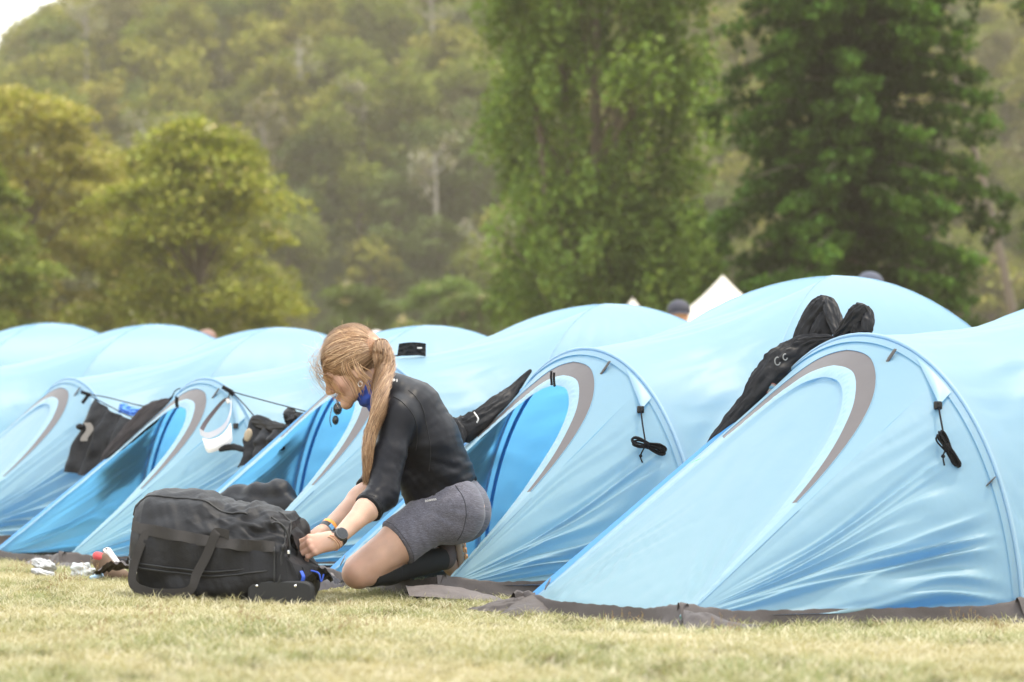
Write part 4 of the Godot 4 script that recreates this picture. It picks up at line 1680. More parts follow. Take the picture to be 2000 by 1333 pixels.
	Q.shift(func(p: Vector3) -> float:
		var r: Vector3 = p - Vector3(-0.345, 0.29, -8.68)
		var a := atan2(r.y, r.x)
		var w := smoothstep(0.02, 0.08, r.length()) * (1.0 - smoothstep(0.14, 0.26, r.length()))
		return fold.get_noise_3d(a * 6.0, r.length() * 3.0, p.z * 4.0) * 0.0055 * w + fold.get_noise_3d(p.x * 9.0, p.y * 26.0 - p.x * 6.0, p.z * 9.0) * 0.0014)
	for s in ["L", "R"]:
		var dir: Vector3 = (J[s + "kn"] - J[s + "hip"]).normalized()
		Q.cut(J[s + "hip"] + dir * 0.235, (dir + Vector3(0.10, 0.10, 0.0)).normalized(), 0.16)
	mb = MB.new()
	Q.mesh(mb)
	var heather := mat(Color(1, 1, 1), 0.8, 0.3)
	var img := Image.create(512, 512, false, Image.FORMAT_RGB8)
	var streak := noise(65, 1.0, 3)
	var grain := noise(66, 1.0, 1)
	for y in 512:
		for x in 512:
			var v := streak.get_noise_2d(x * 0.022, y * 0.42) * 0.5 + grain.get_noise_2d(x * 0.09, y * 1.4) * 0.35
			var c := clampf(0.345 + v * 0.25, 0.0, 1.0)
			img.set_pixel(x, y, Color(c * 0.985, c * 0.965, c * 1.065))
	heather.albedo_texture = ImageTexture.create_from_image(img)
	heather.uv1_offset = Vector3(0.13, 0.2, 0)
	heather.uv1_scale = Vector3(4.0, 4.0, 1)
	heather.rim_enabled = true
	heather.rim = 0.3
	# the streaks follow the curve of the hip
	for i in mb.v.size():
		var p: Vector3 = mb.v[i]
		mb.uv[i] = Vector2(p.x * 0.9 + p.z * 0.5, p.y + 0.20 * (p.x + 0.2) + 0.5 * (p.x + 0.2) * (p.x + 0.2))
	var sh_o := obj("shorts", mb, heather, t)
	var onq := func(p: Vector3, n: Vector3, lift := 0.001) -> Vector3:
		var q := p
		for i in 40:
			var v: float = Q.at(q)
			if absf(v) < 0.0006:
				break
			q -= n * clampf(v, -0.02, 0.02) * 0.8
		return q + n * lift
	var sq := MB.new()
	var sp := []
	for p in spline([Vector3(-0.165, 0.355, -8.60), Vector3(-0.145, 0.32, -8.60), Vector3(-0.134, 0.27, -8.60), Vector3(-0.138, 0.21, -8.60), Vector3(-0.150, 0.17, -8.60)], 8):
		sp.append(onq.call(p, Vector3(0.35, 0.05, 0.93).normalized(), 0.0003))
	sq.tube(sp, 0.0013, 5)
	obj("seam", sq, mat(Color(0.03, 0.03, 0.04), 0.8), sh_o)
	# hem stitch
	var dirl: Vector3 = (J.Lkn - J.Lhip).normalized()
	var hn := (dirl + Vector3(0.10, 0.10, 0.0)).normalized()
	var hs := MB.new()
	var hr := []
	var hx := hn.cross(Vector3.UP).normalized()
	var hy := hn.cross(hx)
	for i in 33:
		var a := TAU * i / 32.0
		var nn := hx * cos(a) + hy * sin(a)
		hr.append(onq.call(J.Lhip + dirl * 0.224 + nn * 0.085, nn, 0.0002))
	hs.tube(hr, 0.0011, 5)
	obj("hem_stitch", hs, mat(Color(0.03, 0.03, 0.04), 0.8), sh_o)
	# white lettering on the waistband
	var tm := TextMesh.new()
	var font := SystemFont.new()
	font.font_names = PackedStringArray(["Droid Sans"])
	font.font_weight = 700
	tm.font = font
	tm.text = "DOMYOS"
	tm.font_size = 32
	tm.pixel_size = 0.0003
	tm.depth = 0.001
	var word := obj("lettering", tm, M.white, sh_o)
	var wp: Vector3 = onq.call(Vector3(-0.2791, 0.3065, -8.60), Vector3(-0.1, 0.1, 0.98).normalized(), 0.004)
	word.position = wp
	word.basis = Basis(Vector3.UP, -0.15) * Basis(Vector3.BACK, 0.17) * Basis(Vector3.RIGHT, -0.10)

	# ---- calf sleeves
	for s in ["L", "R"]:
		var kn: Vector3 = J[s + "kn"]
		var an: Vector3 = J[s + "an"]
		var lo := kn.min(an) - Vector3.ONE * 0.08
		var hi := kn.max(an) + Vector3.ONE * 0.08
		var C := Field.new(lo, hi, 0.0078)
		C.bone(kn + Vector3(0.012, -0.004, 0), kn.lerp(an, 0.35), 0.050, 0.0545, 0.012)
		C.bone(kn.lerp(an, 0.35), an, 0.0545, 0.0385, 0.02)
		var dir := (an - kn).normalized()
		C.cut(kn + dir * 0.045, -dir)
		C.cut(an + dir * 0.012, dir)
		mb = MB.new()
		C.mesh(mb)
		var cs := obj("calf_sleeve", mb, mat(Color(0.014, 0.0145, 0.016), 0.75, 0.4), t)
		mb = MB.new()
		for k in [0.052, 0.150]:
			var ring := []
			var ux := dir.cross(Vector3.UP).normalized()
			var uy := dir.cross(ux)
			for i in 21:
				var a := TAU * i / 20.0
				var nn := ux * cos(a) + uy * sin(a)
				var q: Vector3 = kn + dir * k + nn * 0.07
				for j in 30:
					q -= nn * clampf(C.at(q), -0.02, 0.02) * 0.8
				ring.append(q)
			mb.tube(ring, 0.0012, 5)
		obj("knit_band", mb, mat(Color(0.022, 0.022, 0.025), 0.8), cs)
		# ---- shoes: heel up, toes tucked on the grass
		var he: Vector3 = J[s + "heel"]
		var ba: Vector3 = J[s + "ball"]
		var K := Field.new(he.min(ba).min(an) - Vector3.ONE * 0.09, he.max(ba).max(an) + Vector3.ONE * 0.09, 0.0065)
		K.bone(an + Vector3(0.0, 0.0, 0.0), he.lerp(ba, 0.15) + Vector3(-0.02, 0, 0), 0.040, 0.036, 0.015)
		K.bone(he + Vector3(-0.012, 0, 0), ba + Vector3(-0.01, 0.01, 0), 0.034, 0.040, 0.015, Vector3(0.1, 0, 1).normalized(), 1.12)
		K.bone(ba, ba + Vector3(0.05, 0.005, -0.03), 0.036, 0.028, 0.015)
		K.cut(he + Vector3(0.014, 0, 0), Vector3(0.98, 0.14, 0))
		mb = MB.new()
		K.mesh(mb)
		var up := obj("shoe", mb, mat(Color(0.085, 0.060, 0.055), 0.75), t)
		var U := Field.new(he.min(ba) - Vector3.ONE * 0.08, he.max(ba) + Vector3.ONE * 0.08, 0.0060)
		var sx := Vector3(0.018, 0.002, 0)
		U.bone(he + sx, ba + sx, 0.041, 0.046, 0.01, Vector3(0.1, 0, 1).normalized(), 1.10)
		U.cut(he + sx * 0.4, Vector3(-0.98, -0.14, 0))
		U.cut(he + sx + Vector3(0.012, 0, 0), Vector3(0.98, 0.14, 0))
		mb = MB.new()
		U.mesh(mb)
		var solem := mat(Color(0.36, 0.27, 0.21), 0.7)
		obj("sole", mb, solem, up)
		mb = MB.new()
		for i in 5:
			for j in 2:
				var q := he.lerp(ba, 0.02 + i * 0.22) + sx + Vector3(0.014, 0.0, -0.018 + 0.036 * j)
				mb.box(q, Vector3(0.006, 0.018, 0.026), Basis(Vector3.BACK, 0.14) * Basis(Vector3.RIGHT, 0.4 * (j - 0.5)), 0.002)
		var lug := obj("tread_lugs", mb, mat(Color(0.62, 0.30, 0.12), 0.7), up)
		lug.set_meta("kind", "stuff")
		if s == "L":
			mb = MB.new()
			for i in 3:
				var a := he.lerp(ba, 0.02 + i * 0.14) + Vector3(-0.045, 0.006, 0.026)
				mb.tube(spline([a, a + Vector3(0.022, -0.006, 0.016), a + Vector3(0.045, 0.002, 0.012)], 4), 0.0022, 5)
			obj("laces", mb, mat(Color(0.62, 0.32, 0.16), 0.7), up)


func make_hair(t: Node3D) -> void:
	var rng := RandomNumberGenerator.new()
	rng.seed = 99
	var hm := mat(Color(1, 1, 1), 0.42, 0.5)
	hm.vertex_color_use_as_albedo = true
	var tones := [Color(0.235, 0.128, 0.066), Color(0.33, 0.196, 0.105), Color(0.135, 0.070, 0.037), Color(0.47, 0.315, 0.185), Color(0.27, 0.148, 0.076), Color(0.37, 0.228, 0.125)]
	var tie := Vector3(-0.4471, 0.8315, -8.70)
	var centre := hp(SKULL.x, SKULL.y, 0)
	var hb := Basis(HF, HU, HS)
	var rr := Vector3(0.096, 0.083, 0.073)
	# under-layer: a cap of hair that follows the skull, and the core of the tail
	var C := Field.new(Vector3(-0.72, 0.66, -8.84), Vector3(-0.36, 0.94, -8.60), 0.0055)
	C.lump(hp(-0.016, 0.068, 0), Vector3(0.104, 0.090, 0.082), hb, 0.02)
	C.lump(hp(-0.07, 0.045, 0), Vector3(0.055, 0.062, 0.066), hb, 0.03)
	C.bone(hp(-0.06, 0.03, 0), tie, 0.055, 0.012, 0.03)
	# free the face and the ears
	C.lump(hp(0.115, -0.03, 0), Vector3(0.085, 0.095, 0.10), hb, 0.012, true)
	C.lump(hp(0.030, -0.035, 0.0), Vector3(0.060, 0.060, 0.16), hb, 0.012, true)
	var mb := MB.new()
	mb.tone = Color(0.25, 0.135, 0.058)
	var nz := noise(81, 1.0, 2)
	C.mesh(mb, func(p: Vector3) -> Color:
		var v: float = 1.0 + 0.5 * nz.get_noise_2d((p - tie).normalized().y * 40.0, (p - tie).normalized().z * 40.0)
		return Color(0.23 * v, 0.112 * v, 0.052 * v))
	var tail_path := spline([tie, Vector3(-0.4380, 0.8000, -8.665), Vector3(-0.4320, 0.7457, -8.625), Vector3(-0.4350, 0.6841, -8.570), Vector3(-0.4460, 0.6064, -8.530), Vector3(-0.4690, 0.5210, -8.510), Vector3(-0.4800, 0.4361, -8.500), Vector3(-0.4840, 0.3650, -8.490)], 5)
	var tail_r := [0.024, 0.029, 0.028, 0.025, 0.022, 0.018, 0.014, 0.006]
	var tr := []
	for i in tail_path.size():
		tr.append(float(pick(tail_r, float(i) / (tail_path.size() - 1))) * 0.74)
	mb.tone = Color(0.23, 0.122, 0.05)
	mb.tube(tail_path, tr, 12)
	var hair := obj("hair", mb, hm, t)
	# strands
	mb = MB.new()
	var put := func(pts: Array, wd: float, col: Color, normal_from: Vector3) -> void:
		var b := mb.v.size()
		var m := pts.size()
		for i in m:
			var tan: Vector3 = (pts[mini(i + 1, m - 1)] - pts[maxi(i - 1, 0)]).normalized()
			var nn: Vector3 = (pts[i] - normal_from)
			nn = (nn - tan * nn.dot(tan)).normalized()
			var sd := tan.cross(nn)
			var w := wd * (0.35 + 0.65 * sin(PI * clampf(0.12 + 0.8 * i / (m - 1.0), 0, 1)))
			for q in [-1.0, 1.0]:
				mb.v.append(pts[i] + sd * w * 0.5 * q)
				mb.n.append((nn + sd * q * 0.5).normalized())
				mb.uv.append(Vector2.ZERO)
				mb.c.append(col)
		for i in m - 1:
			var e := b + i * 2
			mb.idx.append_array(PackedInt32Array([e, e + 2, e + 1, e + 1, e + 2, e + 3]))
	var tone := func() -> Color:
		var c: Color = tones[rng.randi() % tones.size()]
		return c * rng.randf_range(0.9, 1.35)
	for i in 4800:
		# root on the hairline or the crown, then over the head to the tie
		var el := rng.randf_range(-0.35, 1.0)
		var root := Vector3(cos(el * 1.4), sin(el * 1.4), 0)
		var side := rng.randf_range(-1.0, 1.0)
		var dir := Vector3(root.x * sqrt(1.0 - side * side * 0.8) * 1.0, root.y, side).normalized()
		if dir.x < -0.2 and rng.randf() < 0.5:
			dir.x = -dir.x
		var loc_tie := hb.inverse() * (tie - centre)
		var dt := (loc_tie / rr).normalized()
		var lift := rng.randf_range(1.10, 1.24)
		var sag := rng.randf_range(-0.10, 0.12)
		var pts := []
		for s in 12:
			var f := s / 11.0
			var dd := dir.slerp(dt, f)
			dd = (dd + Vector3(0, 1, 0) * sag * sin(PI * f)).normalized()
			var r := lerpf(1.04, lift, smoothstep(0.0, 0.3, f))
			var p := centre + hb * (dd * rr * r + Vector3(-0.010, 0.014, 0) * sin(PI * minf(1.0, f * 1.2)))
			p = p.lerp(tie + (p - tie) * 0.20 + Vector3(0.018, -0.014, 0.012) * f, smoothstep(0.70, 1.0, f))
			p += Vector3(rng.randf_range(-1, 1), rng.randf_range(-1, 1), rng.randf_range(-1, 1)) * 0.0012
			pts.append(p)
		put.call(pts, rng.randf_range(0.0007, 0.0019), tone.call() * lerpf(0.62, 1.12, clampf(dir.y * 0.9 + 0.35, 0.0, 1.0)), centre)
	# the tail, loosely twisted and wavy
	for i in 2600:
		var a0 := rng.randf() * TAU
		var q := sqrt(rng.randf()) * (1.0 if i % 9 else 1.35)
		var ph := rng.randf() * TAU
		var amp := rng.randf_range(0.001, 0.008)
		var f0 := rng.randf_range(0.0, 0.35) if i % 3 == 0 else 0.0
		var f1 := rng.randf_range(0.72, 1.04)
		var pts := []
		for s in 20:
			var f := lerpf(f0, f1, s / 19.0)
			var p: Vector3 = pick(tail_path, minf(f, 1.0))
			var tan: Vector3 = ((pick(tail_path, minf(f + 0.03, 1.0)) as Vector3) - (pick(tail_path, maxf(minf(f, 1.0) - 0.03, 0.0)) as Vector3)).normalized()
			var nx := tan.cross(Vector3(0.3, 0.1, 1)).normalized()
			var ny := tan.cross(nx)
			var r: float = float(pick(tail_r, minf(f, 1.0))) * (0.50 + 0.55 * q) * (1.0 + 0.16 * sin(f * 21.0 + a0))
			var a := a0 + f * 3.2
			if f > 1.0:
				p += Vector3(-0.01, -0.3, 0) * (f - 1.0)
			pts.append(p + (nx * cos(a) + ny * sin(a)) * r + nx * sin(f * 34.0 + ph) * amp + ny * cos(f * 27.0 + ph) * amp)
		put.call(pts, rng.randf_range(0.0006, 0.0017), tone.call() * rng.randf_range(0.7, 1.15), pick(tail_path, 0.5))
	# loose locks over the face, on the near side
	for lock in [
		[18, [hp(0.066, 0.118, 0.030), hp(0.105, 0.085, 0.045), hp(0.115, 0.035, 0.055), hp(0.098, -0.012, 0.064), hp(0.072, -0.050, 0.062), hp(0.062, -0.075, 0.055)], 0.012],
		[40, [hp(0.050, 0.128, 0.040), hp(0.098, 0.098, 0.060), hp(0.104, 0.055, 0.070), hp(0.090, 0.020, 0.075), hp(0.092, -0.030, 0.070)], 0.016],
		[50, [hp(0.055, 0.130, 0.000), hp(0.110, 0.105, 0.010), hp(0.126, 0.060, 0.020), hp(0.122, 0.010, 0.034)], 0.016],
		[26, [hp(0.010, 0.060, 0.078), hp(0.026, 0.020, 0.080), hp(0.024, -0.030, 0.072), hp(0.030, -0.070, 0.066)], 0.010],
		[30, [hp(-0.020, 0.040, 0.080), hp(-0.014, -0.010, 0.082), hp(-0.024, -0.050, 0.075), hp(-0.018, -0.090, 0.070)], 0.012]]:
		for i in lock[0]:
			var j := Vector3(rng.randfn(), rng.randfn(), rng.randfn()) * float(lock[2]) * 1.05
			var ctl := []
			for p in lock[1]:
				ctl.append(p + j * (0.6 + 0.4 * ctl.size() / 3.0) + Vector3(rng.randfn(), rng.randfn(), rng.randfn()) * 0.0018)
			put.call(spline(ctl, 4), rng.randf_range(0.0010, 0.0022), tone.call() * 1.12, centre)
	# flyaway hairs
	for i in 70:
		var d := Vector3(rng.randf_range(-0.4, 0.9), rng.randf_range(0.0, 1.0), rng.randf_range(-0.6, 1.0)).normalized()
		var p0 := centre + hb * (d * rr * 1.2)
		var up := (hb * d)
		var wv := Vector3(rng.randf_range(-1, 1), rng.randf_range(-0.4, 0.8), rng.randf_range(-0.5, 0.5))
		put.call(spline([p0, p0 + up * 0.012 + wv * 0.012, p0 + up * rng.randf_range(0.012, 0.024) + wv * 0.034, p0 + up * 0.010 + wv * 0.055], 4), 0.0007, Color(0.6, 0.42, 0.23), centre)
	var st := obj("hair_strands", mb, hm, hair)
	st.set_meta("kind", "stuff")
	# hair tie
	mb = MB.new()
	var ring := []
	var ax := (tail_path[3] - tail_path[0] as Vector3).normalized()
	var rx := ax.cross(Vector3.BACK).normalized()
	var ry := ax.cross(rx)
	for i in 19:
		var a := TAU * i / 18.0
		ring.append(tail_path[1] + (rx * cos(a) + ry * sin(a)) * 0.024)
	mb.tube(ring, 0.004, 6)
	obj("hair_tie", mb, mat(Color(0.16, 0.085, 0.05), 0.8), hair)


func make_worn_things(t: Node3D) -> void:
	# blue neck tube
	var nz := noise(91, 1.0, 2)
	var a0: Vector3 = J.c7 + Vector3(-0.028, -0.030, 0.0)
	var a1: Vector3 = J.skullbase + Vector3(-0.018, -0.012, 0)
	var ax := (a1 - a0).normalized()
	var ux := ax.cross(Vector3.BACK).normalized()
	var uy := ax.cross(ux)
	var mb := MB.new()
	mb.sheet(func(u: float, w: float) -> Vector3:
		var a := u * TAU
		var r := 0.0555 + 0.005 * sin(PI * w) + 0.004 * nz.get_noise_3d(cos(a) * 1.5, sin(a) * 1.5, w * 7.0) + 0.003 * sin(w * 16.0 + cos(a) * 2.0)
		return a0.lerp(a1, w * 1.05) + (ux * cos(a) + uy * sin(a)) * r, 48, 16)
	var bm := mat(Color(0.018, 0.065, 0.37), 0.8)
	bm.albedo_texture = noise_tex(92, 0.02, 3, [[0.0, Color(0.75, 0.75, 0.8)], [0.62, Color(0.95, 0.95, 1.0)], [0.70, Color(1, 1, 1)], [1.0, Color(1, 1, 1)]], 256)
	triplanar(bm, 6.0)
	obj("neck_tube", mb, bm, t)
	# small hoop earring
	mb = MB.new()
	var e0 := hp(0.002, -0.034, 0.079)
	var hoop := []
	for i in 15:
		var a := TAU * i / 14.0
		hoop.append(e0 + Vector3(0.007 * sin(a), -0.009 + 0.009 * cos(a), 0.002 * sin(a)))
	mb.tube(hoop, 0.0010, 5)
	obj("earring", mb, M.metal, t)
	# watch on the near wrist
	var dir: Vector3 = (J.Lwr - J.Lel).normalized()
	var wc: Vector3 = J.Lwr - dir * 0.012
	var out := Vector3(0.10, 0.12, 0.985)
	out = (out - dir * out.dot(dir)).normalized()
	var side := dir.cross(out)
	var strap := MB.new()
	strap.sheet(func(u: float, w: float) -> Vector3:
		var a := u * TAU
		var r := 0.0305
		return wc + dir * (w - 0.5) * 0.022 + (out * cos(a) + side * sin(a)) * r, 32, 3)
	var watch := obj("watch", strap, M.plastic_black, t)
	var disc := func(m: MB, c: Vector3, ax2: Vector3, r: float, hh: float) -> void:
		var p := ax2.cross(Vector3(0.2, 1, 0.1)).normalized()
		var q := ax2.cross(p)
		m.sheet(func(u: float, w: float) -> Vector3:
			var a := u * TAU
			var prof: Array = [Vector2(0.0, hh), Vector2(r * 0.90, hh), Vector2(r, hh * 0.75), Vector2(r, 0.0)]
			var x: Vector2 = pick(prof, w)
			return c + ax2 * x.y + (p * cos(a) + q * sin(a)) * x.x, 28, 3, 1, 1, true)
	mb = MB.new()
	disc.call(mb, wc + out * 0.024, out, 0.0225, 0.0135)
	obj("case", mb, mat(Color(0.035, 0.035, 0.037), 0.35), watch)
	mb = MB.new()
	disc.call(mb, wc + out * 0.0372, out, 0.0185, 0.0008)
	obj("dial", mb, mat(Color(0.008, 0.009, 0.010), 0.12), watch)
	mb = MB.new()
	var sl := []
	for i in 13:
		var a := TAU * i / 12.0
		sl.append(wc + side * 0.032 + dir * -0.004 + Vector3(0.012 + 0.009 * cos(a), -0.006 + 0.010 * sin(a), 0.012))
	mb.tube(sl, 0.0032, 6)
	obj("strap_end", mb, M.plastic_black, watch)
	# cord bracelets
	for k in 3:
		mb = MB.new()
		var ring := []
		for i in 21:
			var a := TAU * i / 20.0
			ring.append(wc + dir * (0.022 + 0.005 * k + 0.003 * sin(a + k)) + (out * cos(a) + side * sin(a)) * 0.0272)
		mb.tube(ring, 0.0017, 5)
		obj("bracelet", mb, mat([Color(0.42, 0.22, 0.12), Color(0.30, 0.15, 0.09), Color(0.45, 0.27, 0.16)][k], 0.8), t)
	# bands on the far wrist
	var d2: Vector3 = (J.Rwr - J.Rel).normalized()
	var o2 := (Vector3(0.1, 0.5, 0.86) - d2 * d2.dot(Vector3(0.1, 0.5, 0.86))).normalized()
	var s2 := d2.cross(o2)
	for k in [[-0.026, 0.013, Color(0.95, 0.36, 0.07), "paper_band"], [-0.008, 0.018, Color(0.02, 0.021, 0.025), "wrist_band"]]:
		mb = MB.new()
		mb.sheet(func(u: float, w: float) -> Vector3:
			var a := u * TAU
			return J.Rwr + d2 * (float(k[0]) + (w - 0.5) * float(k[1])) + (o2 * cos(a) + s2 * sin(a)) * (0.0295 - 0.05 * float(k[0]) * 0.3), 28, 2)
		var band := obj(k[3], mb, mat(k[2], 0.5), t)
		if k[3] == "wrist_band":
			mb = MB.new()
			var c1: Vector3 = J.Rwr + d2 * float(k[0]) + (o2 * cos(0.5) - s2 * sin(0.5)) * 0.031
			mb.box(c1, Vector3(0.016, 0.005, 0.018), Basis(d2, (o2 * cos(0.5) - s2 * sin(0.5)), d2.cross(o2 * cos(0.5) - s2 * sin(0.5))), 0.001)
			obj("blue_panel", mb, mat(Color(0.16, 0.36, 0.60), 0.4), band)

# ---------------------------------------------------------------- the duffel bag
# Stations along the bag from its left end to its right end: x, bottom, top, front z, back z (metres, in the bag's own axes)
const BAG_AT := Vector3(-0.948, 0.0, -8.25)
var BAG := [
	[-0.296, 0.020, 0.285, -0.030, -0.270],
	[-0.284, 0.006, 0.322, 0.000, -0.300],
	[-0.250, 0.000, 0.338, 0.030, -0.320],
	[-0.160, -0.006, 0.342, 0.052, -0.330],
	[-0.070, -0.010, 0.334, 0.066, -0.330],
	[0.010, -0.012, 0.304, 0.074, -0.325],
	[0.100, -0.014, 0.298, 0.078, -0.315],
	[0.180, -0.014, 0.278, 0.074, -0.300],
	[0.245, -0.014, 0.250, 0.070, -0.285],
	[0.278, -0.010, 0.220, 0.060, -0.265],
	[0.296, 0.010, 0.180, 0.030, -0.230],
]
var bag_noise: FastNoiseLite


func bag_pt(u: float, a: float, lift := 0.0) -> Vector3:
	# u along the bag; a round it: 0 front bottom, 1 front top, 2 back top, 3 back bottom, 4 again front bottom
	var x := clampf(u, 0.0, 1.0) * (BAG.size() - 1)
	var i := mini(int(x), BAG.size() - 2)
	var f := x - i
	var s := []
	for k in 5:
		s.append(lerpf(BAG[i][k], BAG[i + 1][k], f * f * (3.0 - 2.0 * f) * 0.5 + f * 0.5))
	# superellipse cross-section, squarer at the bottom
	var th := -PI * 0.25 - PI + 0.0
	th = PI * 1.25 - a * PI * 0.5   # front bottom, front top, back top, back bottom
	var c := cos(th)
	var n := sin(th)
	# front is -cos side
	var ex := 0.52 if n > 0.0 else 0.34
	var px := signf(c) * pow(absf(c), ex)
	var py := signf(n) * pow(absf(n), 0.26 if n < 0.0 else 0.68)
	var zc: float = (s[3] + s[4]) * 0.5
	var zr: float = (s[3] - s[4]) * 0.5
	var yc: float = (s[1] + s[2]) * 0.5
	var yr: float = (s[2] - s[1]) * 0.5
	var bulge := 1.0 + 0.05 * sin(PI * clampf((py + 1.0) * 0.5, 0, 1))
	var p := Vector3(s[0], yc + py * yr, zc - px * zr * bulge)
	# the top leans back
	p.z -= 0.045 * smoothstep(0.5, 1.0, (py + 1.0) * 0.5)
	# the open right end slumps inwards above the base
	p.x -= 0.062 * smoothstep(0.72, 1.0, u) * smoothstep(0.075, 0.15, p.y)
	var o := Vector3(0.0, py * 0.8, -px).normalized()
	var w := bag_noise.get_noise_3d(p.x * 5.0, p.y * 7.0, p.z * 5.0) * 0.020
	# creases sagging across the front, pulled towards the right end
	var g := p.y - 0.10 - 0.22 * (p.x + 0.1)
	w += bag_noise.get_noise_2d(g * 36.0 + 11.0, p.x * 3.0) * 0.010 * smoothstep(-0.18, 0.12, p.x) * smoothstep(0.03, 0.10, p.y)
	# sharper creases where the cloth slumps at the right, and a few that hang from the band
	var rd := absf(bag_noise.get_noise_2d((p.y + 0.5 * p.x) * 17.0 + 31.0, (p.x - 0.6 * p.y) * 4.5))
	w += 0.016 * (0.35 - 1.5 * rd) * smoothstep(-0.16, 0.10, p.x) * smoothstep(0.05, 0.12, p.y)
	w += bag_noise.get_noise_2d(p.x * 16.0 + p.y * 8.0, 77.0 + p.y * 3.0) * 0.006
	# seam line: the bottom compartment is stepped in a little
	var band := 0.115 - 0.03 * (p.x + 0.3)
	w -= 0.012 * exp(-pow((p.y - band) / 0.010, 2.0)) * smoothstep(0.02, -0.05, p.z - s[3] - 0.03) * 1.0
	return p + o * (w + lift)


func bag_front(u: float, y: float, lift := 0.003) -> Vector3:
	# the point on the bag's front at height y
	var lo := 0.0
	var hi := 1.25
	for i in 22:
		var m := (lo + hi) * 0.5
		if bag_pt(u, m).y < y:
			lo = m
		else:
			hi = m
	return bag_pt(u, lo, lift)


